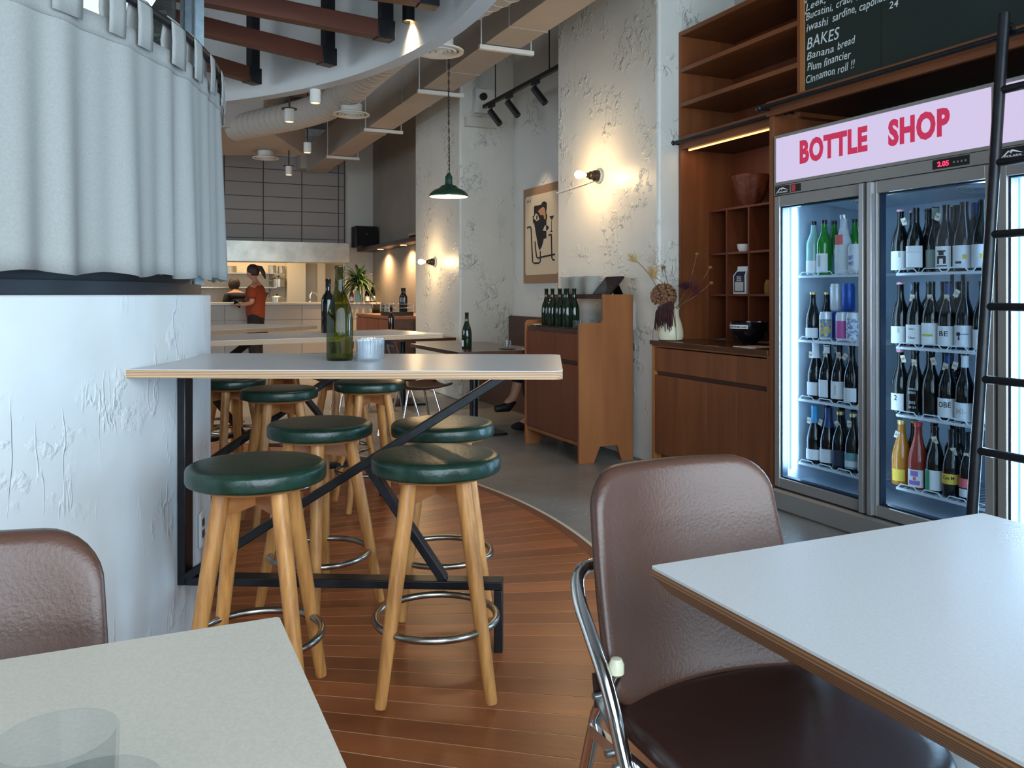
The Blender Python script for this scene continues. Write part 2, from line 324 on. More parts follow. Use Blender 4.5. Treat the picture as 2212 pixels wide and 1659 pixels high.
def link(name, me, parent=None, loc=(0,0,0), rz=0, bevel=0, seg=2, solid=0, sub=0, kind=None):
    o = bpy.data.objects.new(name, me); COL.objects.link(o); o.parent = parent; o.location = loc
    o.rotation_euler = rz if isinstance(rz, (tuple, list)) else (0, 0, rz)
    if solid:
        q = o.modifiers.new('solid', 'SOLIDIFY'); q.thickness = solid; q.offset = 0
    if bevel:
        q = o.modifiers.new('bevel', 'BEVEL'); q.width = bevel; q.segments = seg; q.limit_method = 'ANGLE'; q.angle_limit = R(40)
    if sub:
        q = o.modifiers.new('sub', 'SUBSURF'); q.levels = sub; q.render_levels = sub
    if kind: o['kind'] = kind
    return o
def thing(name, label, cat, loc=(0,0,0), rz=0, group=None):
    o = bpy.data.objects.new(name, None); COL.objects.link(o); o.location = loc
    o.rotation_euler = rz if isinstance(rz, (tuple, list)) else (0, 0, rz)
    o.empty_display_size = .1; return tag(o, label, cat, group)
def tag(o, label, cat, group=None):
    o['label'] = label; o['category'] = cat
    if group: o['group'] = group
    return o
def struct(name, mb, mat, parent=None, wall=True, **k):
    o = mb.build(name, mat, parent, **k) if parent else mb.build(name, mat, None, loc=(W(0,0) if wall else (0,0,0)), rz=(RZ if wall else 0), **k)
    if not parent: o['kind'] = 'structure'
    return o
def dup(root, loc, rz, label, group=None):
    r = root.copy(); COL.objects.link(r); r.location = loc; r.rotation_euler = (0, 0, rz); r['label'] = label
    if group: r['group'] = group
    for ch in list(root.children):
        c = ch.copy(); COL.objects.link(c); c.parent = r
        for g in list(ch.children):
            d = g.copy(); COL.objects.link(d); d.parent = c
    return r
def rrect(x0, x1, y0, y1, r, n=6, corners=(1,1,1,1)):
    P = []
    for (cx, cy, a, on) in ((x1-r, y1-r, 0, corners[0]), (x0+r, y1-r, 90, corners[1]), (x0+r, y0+r, 180, corners[2]), (x1-r, y0+r, 270, corners[3])):
        if on:
            for k in range(n+1): P.append((cx + r*math.cos(R(a+90*k/n)), cy + r*math.sin(R(a+90*k/n))))
        else: P.append((cx + math.copysign(r, math.cos(R(a+45))), cy + math.copysign(r, math.sin(R(a+45)))))
    return P
_fc = bpy.data.curves.new('text_tool', 'FONT')
_fo = bpy.data.objects.new('text_tool', _fc); COL.objects.link(_fo)
def text(name, body, w, h, mat, parent, loc, rz=0, bold=0, shear=0, depth=.001, bend=0, origin='l', space=1.0, wob=0):
    """lettering as mesh, scaled to w x h, standing in the local xz plane facing -y"""
    _fc.body = body; _fc.offset = bold; _fc.shear = shear; _fc.extrude = 0; _fc.resolution_u = 3; _fc.space_character = space
    bpy.context.view_layer.update()
    me = bpy.data.meshes.new_from_object(_fo.evaluated_get(bpy.context.evaluated_depsgraph_get())); me.name = name
    xs = [v.co.x for v in me.vertices]; ys = [v.co.y for v in me.vertices]; x0, x1, y0, y1 = min(xs), max(xs), min(ys), max(ys)
    kx = w/(x1-x0) if w else h/(y1-y0); ky = h/(y1-y0) if h else kx
    for v in me.vertices:
        a = (v.co.x-x0)*kx - (0 if origin == 'l' else (x1-x0)*kx/2); b = (v.co.y-y0)*ky
        v.co = (bend*math.sin(a/bend), -bend*math.cos(a/bend), b) if bend else (a, 0, b + wob*math.sin(a*31+len(body)) )
    me.materials.clear(); me.materials.append(MATS[mat]); me.shade_flat(); o = link(name, me, parent, loc, rz)
    q = o.modifiers.new('solid', 'SOLIDIFY'); q.thickness = depth; q.offset = 0
    return o
def circ(c, r, a0, a1, n): return [(c[0]+r*math.cos(R(a0+(a1-a0)*k/n)), c[1]+r*math.sin(R(a0+(a1-a0)*k/n))) for k in range(n+1)]
def ringwall(mb, c, r0, r1, z0, z1, a0=0, a1=360, n=96):
    full = abs(a1-a0) >= 360; vv = []; ff = []; m = n if full else n+1
    for k in range(m):
        a = R(a0+(a1-a0)*k/n); ca, sa = math.cos(a), math.sin(a)
        vv += [(c[0]+r0*ca, c[1]+r0*sa, z0), (c[0]+r1*ca, c[1]+r1*sa, z0), (c[0]+r1*ca, c[1]+r1*sa, z1), (c[0]+r0*ca, c[1]+r0*sa, z1)]
    for k in range(n):
        l = (k+1) % m
        for q in range(4): ff.append((k*4+q, k*4+(q+1) % 4, l*4+(q+1) % 4, l*4+q))
    if not full: ff += [(0,1,2,3), (n*4+3, n*4+2, n*4+1, n*4)]
    return mb.add(vv, ff)
CF = (-3.3, 2.8)      # centre of the round deck, ceiling drum and bar tables
CC = (-3.0, 2.65); RC = 1.92   # the round low wall
# ------------------------------------------------------------------ structure
CEIL = 4.0; SB = -9.775; SF = 6.0; TR = .64; TL = -9.2
struct('floor', MB().box(SB-3, SF+.3, TL-.2, TR+.1, -.12, 0), 'concrete')
struct('ceiling', MB().box(SB-3, SF+.2, TL-.2, TR+.1, CEIL, CEIL+.1), 'ceiling_paint')
struct('wall_right', MB().box(SB, SF, TR, TR+.12, 0, CEIL), 'plaster_wall')
struct('wall_left', MB().box(SB, SF, TL-.12, TL, 0, .8).box(SB, SF, TL-.12, TL, 3.2, CEIL).box(SB, -5.5, TL-.12, TL, .8, 3.2).box(1.5, SF, TL-.12, TL, .8, 3.2), 'plaster_wall')
w3 = struct('window_3', MB().box(-5.5, 1.5, TL-.1, TL-.04, .8, .86).box(-5.5, 1.5, TL-.1, TL-.04, 3.14, 3.2), 'black_frame')
for k in range(6): MB().box(-5.5+1.39*k, -5.45+1.39*k, TL-.1, TL-.04, .86, 3.14).build('mullion', 'black_frame', w3)
for k in range(5): MB().box(-5.45+1.39*k, -5.5+1.39*(k+1), TL-.075, TL-.065, .86, 3.14).build('pane', 'glass_pane', w3)
struct('wall_right_pier', MB().box(-1.474, 0, 0, TR+.02, 0, CEIL), 'plaster_pier', smooth=0, bevel=.02)
struct('wall_right_pier', MB().box(-5.35, -3.774, 0, TR+.02, 0, CEIL), 'plaster_pier', smooth=0, bevel=.02)
# dark painted length of wall behind the second pier
struct('wall_right_far', MB().box(SB, -5.35, TR-.012, TR+.01, 0, CEIL), 'paint_brown_grey')
# shopfront: sill wall, head, end strips, glazing
struct('wall_front', MB().box(SF, SF+.15, TL, TR, 0, .35).box(SF, SF+.15, TL, TR, 3.35, CEIL).box(SF, SF+.15, TL, TL+2.3, .35, 3.35).box(SF, SF+.15, TR-.15, TR, .35, 3.35), 'plaster_wall')
wn = struct('window_1', MB().box(SF+.04, SF+.1, TL+2.3, TR-.15, .35, .41).box(SF+.04, SF+.1, TL+2.3, TR-.15, 3.29, 3.35), 'black_frame')
t0, t1 = TL+2.3, TR-.15
for k in range(6):
    x = t0 + (t1-t0)*k/5; MB().box(SF+.04, SF+.1, x-.03, x+.03, .41, 3.29).build('mullion', 'black_frame', wn)
for k in range(5):
    a = t0 + (t1-t0)*k/5+.03; b = t0+(t1-t0)*(k+1)/5-.03; MB().box(SF+.065, SF+.075, a, b, .41, 3.29).build('pane', 'glass_pane', wn)
# round timber deck with fanned planks
RD = 3.79
dk = MB(); dk.lathe([(0, .0), (RD-.05, .0), (RD-.05, .0194), (0, .0194)], 120, (CF[0], CF[1], .001))
deck = struct('floor_deck', dk, 'plank_bed', wall=False)
st = 1.72; hw = R(st)/2
pm = MB()
ri, ro = 1.5, RD-.06
g = .0021
pm.add([(ri, -hw*ri+g, 0), (ro, -hw*ro+g, 0), (ro, hw*ro-g, 0), (ri, hw*ri-g, 0), (ri, -hw*ri+g, .008), (ro, -hw*ro+g, .008), (ro, hw*ro-g, .008), (ri, hw*ri-g, .008)],
       [(0,3,2,1),(4,5,6,7),(0,1,5,4),(1,2,6,5),(2,3,7,6),(3,0,4,7)])
pmesh = pm.mesh('plank', 'plank', 0)
for k in range(98):
    o = link('plank', pmesh, deck, (CF[0], CF[1], .013+.0006*random.random()), R(-58+st*k))
rim = MB(); ringwall(rim, CF, RD-.06, RD-.012, 0, .0215, -75, 130, 160); rim.build('rim_board', 'deck_rim', deck)
tr = MB(); ringwall(tr, CF, RD-.012, RD+.006, 0, .024, -75, 130, 160); struct('trim_1', tr, 'deck_edge', wall=False)
# round low wall
cw = MB(); ringwall(cw, CC, RC-.14, RC, 0, 1.157, -150, 180, 140); struct('wall_core', cw, 'plaster_core', wall=False, smooth=30, bevel=.006)
so = MB(); ringwall(so, CC, RC-.15, RC-.035, 1.158, 1.196, -150, 180, 140); so_o = struct('trim_2', so, 'black_frame', wall=False, smooth=30)
s2 = MB(); ringwall(s2, CC, RC-.12, RC-.075, 1.197, 1.222, -150, 180, 140); s2.build('upper_rail', 'black_frame', so_o)
for a in range(-60, 45, 14):
    p = (CC[0]+(RC-.1)*math.cos(R(a)), CC[1]+(RC-.1)*math.sin(R(a)))
    MB().box(-.02, .02, -.02, .02, 1.2, 2.0).build('window_post', 'black_frame', so_o, (p[0], p[1], 0), R(a))
# ceiling drum
RR = 3.3; ZR = 2.51
dm = MB(); ringwall(dm, CF, RR, RR+.09, ZR, CEIL-.01, 0, 360, 140); drum = struct('ceiling_drum', dm, 'drum_white', wall=False, smooth=30)
tp = MB(); tp.lathe([(0, 3.62), (RR+.05, 3.36), (RR+.05, 3.42), (0, 3.68)], 96, (CF[0], CF[1], 0)); tp.build('drum_lining', 'drum_white', drum, smooth=30)
# ------------------------------------------------------------------ roof trusses inside the drum
def pol(a, r, z=0): return Vector((CF[0]+r*math.cos(R(a)), CF[1]+r*math.sin(R(a)), z))
tnames = {2: 'at the frame top', 23.5: 'uppermost', 34.5: 'second from the top right', 46.5: 'third from the top right', 60: 'lowest of those in view', 77: 'mostly behind the curtain'}
for a in (23.5, 34.5, 46.5, 60, 77):
    t = thing('roof_truss', 'brown roof beam with black end post inside the white drum, ' + tnames[a], 'beam', pol(a, 0, 2.56), R(a), 'radial roof trusses')
    MB().box(.5, 3.13, -.035, .035, 0, .095).build('beam', 'beam_brown', t, bevel=.004)
    MB().box(3.1, 3.2, -.04, .04, -.005, .1).build('end_cap', 'black_steel', t, bevel=.003)
    MB().box(3.125, 3.195, -.025, .025, .1, .82).build('post', 'black_steel', t)
    MB().box(.5, 3.15, -.03, .03, .62, .70).build('upper_beam', 'beam_brown', t)
    MB().tube([(1.7, 0, .1), (3.1, 0, .6)], .012, 8).build('tie_rod', 'black_steel', t)
# ------------------------------------------------------------------ rectangular duct along the right wall
dz = 3.2; ta, tb = -.61, -.29
t = thing('supply_duct', 'long grey rectangular air duct running along the right wall below the ceiling', 'duct', W(0, 0, dz), RZ)
for k, (a, b) in enumerate([(-9.4, -7.6), (-7.6, -5.7), (-5.7, -3.9), (-3.9, -2.5), (-2.5, -1.1), (-1.1, .4), (.4, 2.0)]):
    MB().box(a+.004, b-.004, ta, tb, 0, .42).build('duct_section', 'duct_paint', t, bevel=.004)
    MB().box(b-.012, b+.012, ta-.006, tb+.006, -.006, .426).build('duct_seam', 'duct_paint', t)
for s_ in (ws(1047, ta), ws(912, ta), ws(795, ta), ws(712, ta), ws(650, ta)):
    h = MB().box(s_-.02, s_+.02, ta-.05, tb+.12, -.045, -.01).build('hanger_bar', 'hanger_white', t)
    for q in (ta-.03, tb+.1): MB().tube([(s_, q, -.01), (s_, q, CEIL-dz)], .006, 6).build('hanger_rod', 'hanger_white', h)
MB().box(-9.70, -9.35, ta-.1, tb+.1, .05, .6).build('duct_elbow', 'duct_paint', t)
# ------------------------------------------------------------------ spiral duct with round diffusers
Z0 = 3.17
path = [(.55, 4.6), (.2, 5.0), (-.2, 5.52), (-.527, 6.0), (-.82, 6.55), (-1.12, 7.15), (-1.4, 7.75), (-1.62, 8.25), (-1.95, 8.85), (-2.4, 9.35), (-2.9, 9.75), (-3.35, 10.1)]
def cat(P, m):
    out = []
    for i in range(len(P)-1):
        p0 = Vector(P[max(i-1, 0)]); p1 = Vector(P[i]); p2 = Vector(P[i+1]); p3 = Vector(P[min(i+2, len(P)-1)])
        for k in range(m):
            u = k/m; out.append(.5*((2*p1)+(-p0+p2)*u+(2*p0-5*p1+4*p2-p3)*u*u+(-p0+3*p1-3*p2+p3)*u**3))
    out.append(Vector(P[-1])); return out
pp = cat([(x, y, Z0) for x, y in path], 12)
t = thing('spiral_duct', 'curved round spiral duct hanging outside the white drum', 'duct', (0, 0, 0))
MB().tube(pp, .155, 28).build('duct_body', 'duct_spiral', t, smooth=60)
acc = 0; last = pp[0]; nxt = .1
for i in range(1, len(pp)-1):
    acc += (pp[i]-pp[i-1]).length
    if acc >= nxt:
        nxt += .11; d = (pp[i+1]-pp[i-1]).normalized(); u = Vector((0,0,1)); w = d.cross(u).normalized(); sl = d*.02
        MB().tube([pp[i] + (w*math.cos(R(15*k)) + u*math.sin(R(15*k)))*.157 + sl*math.sin(R(15*k)) for k in range(24)], .0035, 5, closed=True).build('spiral_rib', 'duct_spiral', t)
def diffuser(x, y, zc, ztop, lab, dia=.36):
    t = thing('ceiling_diffuser', lab, 'air vent', (x, y, zc), 0, 'round air diffusers')
    MB().lathe([(.105, .02), (.105, ztop-zc)], 28).build('neck', 'vent_white', t)
    r = dia/2
    MB().lathe([(.1, .035), (.13, .028), (r, .012), (r, 0), (r-.03, .006), (r-.035, .012)], 40).build('outer_ring', 'vent_white', t)
    for q in (.125, .09, .055): MB().lathe([(q, .02), (q+.004, -.006), (q-.022, .006), (q-.026, .024)], 32).build('louvre_ring', 'vent_white', t)
    MB().lathe([(0, -.006), (.02, -.004), (.03, .006), (0, .01)], 20).build('centre_cone', 'vent_white', t)
diffuser(-.527, 6.0, 2.9, 3.05, 'large round white air diffuser above the green pendant chain')
diffuser(-1.60, 8.3, 2.94, 3.05, 'round white air diffuser in the middle of the spiral duct')
diffuser(-3.42, 11.57, 3.04, 3.14, 'small round white air diffuser hanging in front of the grey grid panels')
tag(MB().box(-4.3, -2.95, 9.9, 11.9, 3.14, 3.5).build('duct_plenum', 'duct_paint', bevel=.005), 'boxy painted duct plenum at the end of the spiral duct', 'duct')
tag(MB().box(0, .9, -.2, .2, 0, .25).build('soffit_panel', 'red_soffit', loc=W(-8.4, -1.0, 3.72), rz=RZ), 'dark red soffit panel beyond the rectangular duct', 'panel')
# ------------------------------------------------------------------ curtain on the round wall
def ccp(a, r, z): return (CC[0]+r*math.cos(R(a)), CC[1]+r*math.sin(R(a)), z)
RCU = RC+.045; A0, A1 = -75, 34
def fold(a, v):
    x = a*2.6
    f = math.sin(R(x*24)+.8*math.sin(R(x*7)))*.6 + math.sin(R(x*41+60))*.35 + math.sin(R(x*13+20))*.5
    return f*(.006 + .012*v)
t = thing('cafe_curtain', 'light grey linen tab-top cafe curtain hanging above the white round wall', 'curtain', (0, 0, 0))
cu = MB(); cu.grid(lambda u, v: ccp(A0+(A1-A0)*u, RCU+fold(A0+(A1-A0)*u, 1-v)-.012*v, 1.213+.687*v + .006*math.sin(u*90)*(1-v)), 330, 14)
cu.build('curtain_panel', 'curtain', t, solid=.004, smooth=80)
hb = MB(); hb.grid(lambda u, v: ccp(A0+(A1-A0)*u, RCU+fold(A0+(A1-A0)*u, 0.02)-.0085, 1.845+.057*v), 330, 2); hb.build('heading_band', 'curtain', t, solid=.004, smooth=80)
a = A0+1; k = 0
while a < A1:
    wa = 2.3 + .5*math.sin(k*1.9); b = a + math.sin(k*2.3)*.6; tw = math.sin(k*1.3)*.9
    zt = 2.006
    prof = [(.014, 1.86), (.016, 1.93), (.013, 1.985), (0, 2.004), (-.013, 1.985), (-.018, 1.93), (-.012, 1.88)]
    sm = MB(); n = len(prof)-1
    sm.grid(lambda u, v: ccp(b + (u-.5)*wa + (tw*(abs(v-.5)*2-.3) if v > .5 else 0), RCU-.006+prof[round(v*n)][0], prof[round(v*n)][1]), 4, n)
    sm.build('tab_strap', 'curtain', t, solid=.003, smooth=60)
    a += 5.1 + .5*math.sin(k*.9); k += 1
tag(MB().tube([ccp(q, RCU-.006, 1.985) for q in range(A0-4, A1+5, 2)], .013, 10).build('curtain_rod', 'black_matt'), 'black curved curtain rod threaded through the grey tabs', 'curtain rod')
for lab, aa in (('galvanised steel stud standing behind the curtain, left of the pair', 37), ('galvanised steel stud standing behind the curtain, right of the pair', 30.5)):
    o = MB(); o.box(-.02, .02, -.03, -.024, 0, 2.3).box(-.02, -.014, -.03, .03, 0, 2.3).box(-.02, .02, .024, .03, 0, 2.3)
    tag(o.build('steel_stud', 'galv', loc=ccp(aa, RC-.02, 1.2), rz=R(aa)), lab, 'post', 'steel studs')
gp = MB(); gp.grid(lambda u, v: ccp(39+26*u, RC-.05, 1.22+2.0*v), 12, 2)
struct('window_2', gp, 'glass_tint', wall=False, solid=.006)
lp = thing('glow_ball', 'glowing white ball added for the bright window light above the curtain', 'lamp', at(205, -80, 3.3))  # no real lamp: glowing ball added to stand for window light beyond the curtain
MB().ball((0,0,0), .25, 28, 16).build('shade', 'glow_white', lp)
MB().tube([(0,0,.25),(0,0,.9)], .006, 6).build('cord', 'black_matt', lp)
# ------------------------------------------------------------------ bar tables
def bar_table(ang, lab, r0, r1, w=.65, z=.945):
    t = thing('bar_table', lab, 'table', (CF[0], CF[1], 0), R(ang), 'counter height bar tables round the low wall')
    tk = .024
    P = rrect(r0, r1, -w/2, w/2, .035, 5, (1, 0, 0, 1))
    MB().prism(P, z-tk, z-.002).build('tabletop', 'ply_edge', t, smooth=30)
    MB().prism(P, z-.002, z).build('laminate', 'laminate_grey', t, smooth=30)
    q = .027; qy = .06; y0 = .02; zb = .232; xp = r0+.035
    MB().box(xp-q/2, xp+q/2, y0-qy/2, y0+qy/2, zb-q/2, z-tk).build('post', 'black_steel', t, bevel=.003)
    MB().box(xp+q/2, r1-.2+q/2, y0-qy/2, y0+qy/2, zb-q/2, zb+q/2).build('rail', 'black_steel', t, bevel=.003)
    MB().box(r1-.2-q/2, r1-.2+q/2, y0-qy/2, y0+qy/2, 0.02, zb-q/2).build('leg', 'black_steel', t, bevel=.003)
    p0 = Vector((xp+.01, y0, zb+.01)); p1 = Vector((r1-.165, y0, z-tk-.012)); MB().bar(p0, p1, q, qy, (0, 1, 0)).build('brace', 'black_steel', t, bevel=.003)
    m = p0.lerp(p1, .56); MB().bar(m, (r1-.375, y0, zb+.01), q-.002, qy-.004, (0, 1, 0)).build('brace', 'black_steel', t, bevel=.003)
    return t
bar_table(-2.6, 'grey laminate bar table nearest the camera, with birch ply edge and black steel brace', 2.2, 3.46)
bar_table(36, 'second grey bar table from the front, seen just above the nearest one', 2.05, 3.4)
bar_table(61, 'farthest bar table, in front of the person in orange', 2.05, 3.5)
# ------------------------------------------------------------------ stools
def make_stool(lab, loc, rz):
    t = thing('bar_stool', lab, 'stool', loc, rz, 'green leather bar stools')
    D = .1875; zs = .625
    MB().lathe([(0, .0), (D-.008, 0), (D-.002, .003), (D, .009), (D, .036), (D-.003, .043), (D-.01, .0475), (D-.025, .05), (D-.06, .0515), (0, .052)], 56).build('seat_cushion', 'green_leather', t, (0, 0, zs), smooth=50)
    MB().lathe([(0, 0), (D-.035, 0), (D-.03, .012), (0, .012)], 40).build('seat_board', 'teak_apron', t, (0, 0, zs-.011))
    for i, a in enumerate((45, 135, 225, 315)):
        c, s_ = math.cos(R(a)), math.sin(R(a)); p0 = Vector((c*.105, s_*.105, zs-.012)); p1 = Vector((c*.215, s_*.215, .012)); mid = p0.lerp(p1, .35)
        MB().tube([p0, mid, p1.lerp(p0, .015), p1], [.0235, .0225, .017, .0155], 14).build('leg', 'teak_leg', t, smooth=45)
    for a in (45, 135):
        prof = [(-.1, 0), (.1, 0), (.108, -.03), (.112, -.07), (.06, -.062), (0, -.052), (-.06, -.062), (-.112, -.07), (-.108, -.03)]
        MB().prism(prof, -.012, .012, 'y').build('apron', 'teak_apron', t, (0, 0, zs-.011), R(a), smooth=30)
    rr = .1755
    MB().tube([(rr*math.cos(R(6*k)), rr*math.sin(R(6*k)), .2) for k in range(60)], .0108, 10, closed=True).build('foot_ring', 'steel_ring', t, smooth=60)
    return t
DZ = .021
stools = [(-.704, 2.30, 4, 'green leather bar stool at front left, nearest the white wall'), (-.221, 2.43, 5, 'green leather bar stool at front, nearest the open floor'),
          (-.697, 3.03, 53, 'green leather bar stool behind the front left one, across the nearest bar table'), (-.252, 3.04, 8, 'green leather bar stool behind the black diagonal brace of the nearest table'),
          (-1.15, 4.12, 30, 'green leather bar stool under the second bar table, nearer the white wall'), (-.765, 4.47, 25, 'green leather bar stool under the outer end of the second bar table'),
          (-1.56, 4.62, 50, 'dark bar stool half hidden behind the white wall edge'), (-1.47, 5.35, 15, 'bar stool in the far row with only its legs showing'), (-1.04, 5.1, 40, 'bar stool beyond the second table whose legs show behind the braces'),
          (-2.15, 6.1, 22, 'far bar stool at the farthest table, behind the wall edge'), (-1.9, 5.75, 70, 'far bar stool beside the farthest table, legs in shadow')]
proto = None
for (x, y, rz, lab) in stools:
    if proto is None: proto = make_stool(lab, (x, y, DZ), R(rz))
    else: dup(proto, (x, y, DZ), R(rz), lab)
# ------------------------------------------------------------------ foreground tables
def cafe_table(lab, corner, wn_, lu, mat, sign, edge):
    """corner = far corner of the top; n axis width, u axis length towards the camera"""
    z = .74
    t = thing('cafe_table', lab, 'table', (corner[0], corner[1], 0), RZ, 'square cafe tables')
    y0, y1 = (0, wn_) if sign > 0 else (-wn_, 0)
    P = rrect(0, lu, y0, y1, .006, 3)
    MB().prism(P, z-.004, z).build('laminate', mat, t, smooth=30)
    # ply board with a long undercut bevel
    a = MB(); i = .022; zt = z-.004; zb = z-.04
    o_ = [(0, y0), (lu, y0), (lu, y1), (0, y1)]; i_ = [(i, y0+i), (lu-i, y0+i), (lu-i, y1-i), (i, y1-i)]
    vv = [(x, y, zt) for x, y in o_] + [(x, y, zt-.01) for x, y in o_] + [(x, y, zb) for x, y in i_]
    ff = [(0,1,2,3), (11,10,9,8)] + [(k, (k+1) % 4, 4+(k+1) % 4, 4+k) for k in range(4)] + [(4+k, 4+(k+1) % 4, 8+(k+1) % 4, 8+k) for k in range(4)]
    a.add(vv, ff).build('tabletop', edge, t, smooth=0)
    cx, cy = lu/2, (y0+y1)/2
    MB().tube([(cx, cy, .02), (cx, cy, zb)], .035, 16).build('column', 'black_steel', t)
    MB().lathe([(0, 0), (.22, 0), (.22, .008), (.05, .025), (0, .025)], 32, (cx, cy, .002)).build('base', 'black_steel', t)
    MB().box(cx-.2, cx+.2, cy-.2, cy+.2, zb-.006, zb).build('mounting_plate', 'black_steel', t)
    return t
cafe_table('white cafe table at right with brown edge, beside the folding chair', (.214, 1.288), .755, 1.2, 'laminate_white', 1, 'ply_edge_brown')
cafe_table('cream cafe table at bottom left with two water glasses', (-.303, 1.085), .755, 1.1, 'laminate_cream', -1, 'ply_edge_brown')
# ------------------------------------------------------------------ folding chairs
def fold_chair(lab, loc, rz):
    t = thing('folding_chair', lab, 'chair', (loc[0], loc[1], 0), rz, 'brown vinyl folding chairs')
    # seat: flat at the back, rounded front
    pts = []
    for k in range(25):
        a = R(180 - 180*k/24); pts.append((.222*math.copysign(abs(math.cos(a))**.62, math.cos(a)), .03+.205*abs(math.sin(a))**.75))
    pts += [(.215, -.16), (.19, -.2), (-.19, -.2), (-.215, -.16)]
    n = len(pts); m = MB(); cx, cy = 0, .02; vv = []; ff = []
    levels = [(.97, .423), (1.0, .432), (1.0, .446), (.985, .455), (.95, .460), (.85, .461), (.7, .4605), (.55, .4595), (.4, .4585), (.2, .458), (.03, .458)]
    for (k_, z) in levels: vv += [(cx+(x-cx)*k_, cy+(y-cy)*k_, z) for x, y in pts]
    for i in range(len(levels)-1): ff += [(i*n+q, i*n+(q+1) % n, (i+1)*n+(q+1) % n, (i+1)*n+q) for q in range(n)]
    ff += [tuple(range(n-1, -1, -1)), tuple((len(levels)-1)*n+q for q in range(n))]
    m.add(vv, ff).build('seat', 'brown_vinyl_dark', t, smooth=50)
    # backrest: padded, slightly wrapped shell
    def outline(w0, w1, h0, h1, rt, rb, nn=8):
        P = []
        for k in range(nn+1): a = R(90*k/nn); P.append((w1-rt+rt*math.cos(a), h1-rt+rt*math.sin(a)))
        for k in range(nn+1): a = R(90+90*k/nn); P.append((-w1+rt+rt*math.cos(a), h1-rt+rt*math.sin(a)))
        for k in range(nn+1): a = R(180+90*k/nn); P.append((-w0+rb+rb*math.cos(a), h0+rb+rb*math.sin(a)))
        for k in range(nn+1): a = R(270+90*k/nn); P.append((w0-rb+rb*math.cos(a), h0+rb+rb*math.sin(a)))
        Q = []
        for i in range(len(P)):
            a, b = Vector(P[i]), Vector(P[(i+1) % len(P)]); m = max(1, int((b-a).length/.02)); Q += [tuple(a.lerp(b, k/m)) for k in range(m)]
        return Q
    P = outline(.222, .205, .452, .838, .075, .055); n = len(P); ch = .645
    def place(x, z, off):
        yy = -.2 - .105*((z-.45)/.39)**1.0 + .055*(x/.22)**2 + off - .012*math.sin(math.pi*(z-.45)/.39)
        return (x, yy, z)
    rings = [(.97, -.018), (1.0, -.008), (1.0, .006), (.975, .015), (.92, .0185), (.82, .0195), (.7, .02), (.58, .0202), (.46, .0204), (.34, .0205), (.22, .0205), (.1, .0206), (.02, .0206)]
    back = [(.97, -.018), (.6, -.02), (.25, -.02)]
    vv = []; ff = []
    seqs = [back[2], back[1]] + rings
    for (k_, off) in seqs: vv += [place(x*k_, ch+(z-ch)*k_, off) for x, z in P]
    for i in range(len(seqs)-1): ff += [(i*n+q, i*n+(q+1) % n, (i+1)*n+(q+1) % n, (i+1)*n+q) for q in range(n)]
    ff += [tuple(range(n-1, -1, -1)), tuple((len(seqs)-1)*n+q for q in range(n))]
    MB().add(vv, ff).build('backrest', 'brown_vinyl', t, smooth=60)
    # chrome hoop behind the back that becomes the front legs
    half = [(0, -.285, .66), (.17, -.282, .66), (.222, -.262, .655), (.243, -.225, .625), (.246, -.18, .58), (.246, -.135, .53), (.246, -.105, .485), (.246, -.06, .40), (.246, .17, .0125)]
    full = [(-x, y, z) for x, y, z in half[:0:-1]] + half
    pts2 = cat(full, 5); MB().tube(pts2, .0125, 12).build('front_frame', 'chrome', t, smooth=60)
    for sx in (-1, 1):
        lg = MB().tube([(sx*.222, -.135, .53), (sx*.222, -.2, .43), (sx*.222, -.345, .0125)], .0115, 12).build('rear_leg', 'chrome', t, smooth=60)
        MB().lathe([(0, 0), (.013, 0), (.013, .015), (.009, .024), (0, .027)], 14).build('end_plug', 'cream_ceramic', lg, (sx*.222, -.135, .528))
        MB().lathe([(0, 0), (.015, 0), (.0145, .02), (0, .02)], 12).build('rubber_foot', 'black_matt', lg, (sx*.222, -.349, 0.0))
        br = MB().bar((sx*.236, -.17, .478), (sx*.236, -.075, .41), .004, .016, (1, 0, 0)).build('link_plate', 'zinc', t)
        for (yy, zz) in ((-.17, .478), (-.075, .41), (-.13, .40), (-.02, .335)):
            MB().tube([(sx*(.228 if yy < -.1 else .252), yy, zz), (sx*(.246 if yy < -.1 else .264), yy, zz)], .0065, 10).build('rivet', 'zinc', br)
        MB().bar((sx*.232, -.2, .405), (sx*.232, .12, .42), .012, .022).build('seat_rail', 'chrome', t)
        MB().bar((sx*.2245, -.175, .455), (sx*.2245, -.185, .51), .004, .03, (1, 0, 0)).build('back_bracket', 'brown_vinyl_dark', t)
    MB().tube([(-.246, .12, .1), (.246, .12, .1)], .009, 10).build('crossbar', 'chrome', t)
    MB().tube([(-.222, -.31, .13), (.222, -.31, .13)], .009, 10).build('crossbar', 'chrome', t)
    MB().tube([(-.246, .04, .235), (.246, .04, .235)], .009, 10).build('crossbar', 'chrome', t)
    return t
CR = math.atan2(-UX, UY)
ch = fold_chair('brown vinyl folding chair with chrome tube frame at the right table', (.432, 1.358), CR)
dup(ch, (-.64, .826, 0), CR, 'brown vinyl folding chair whose backrest shows behind the cream left table')
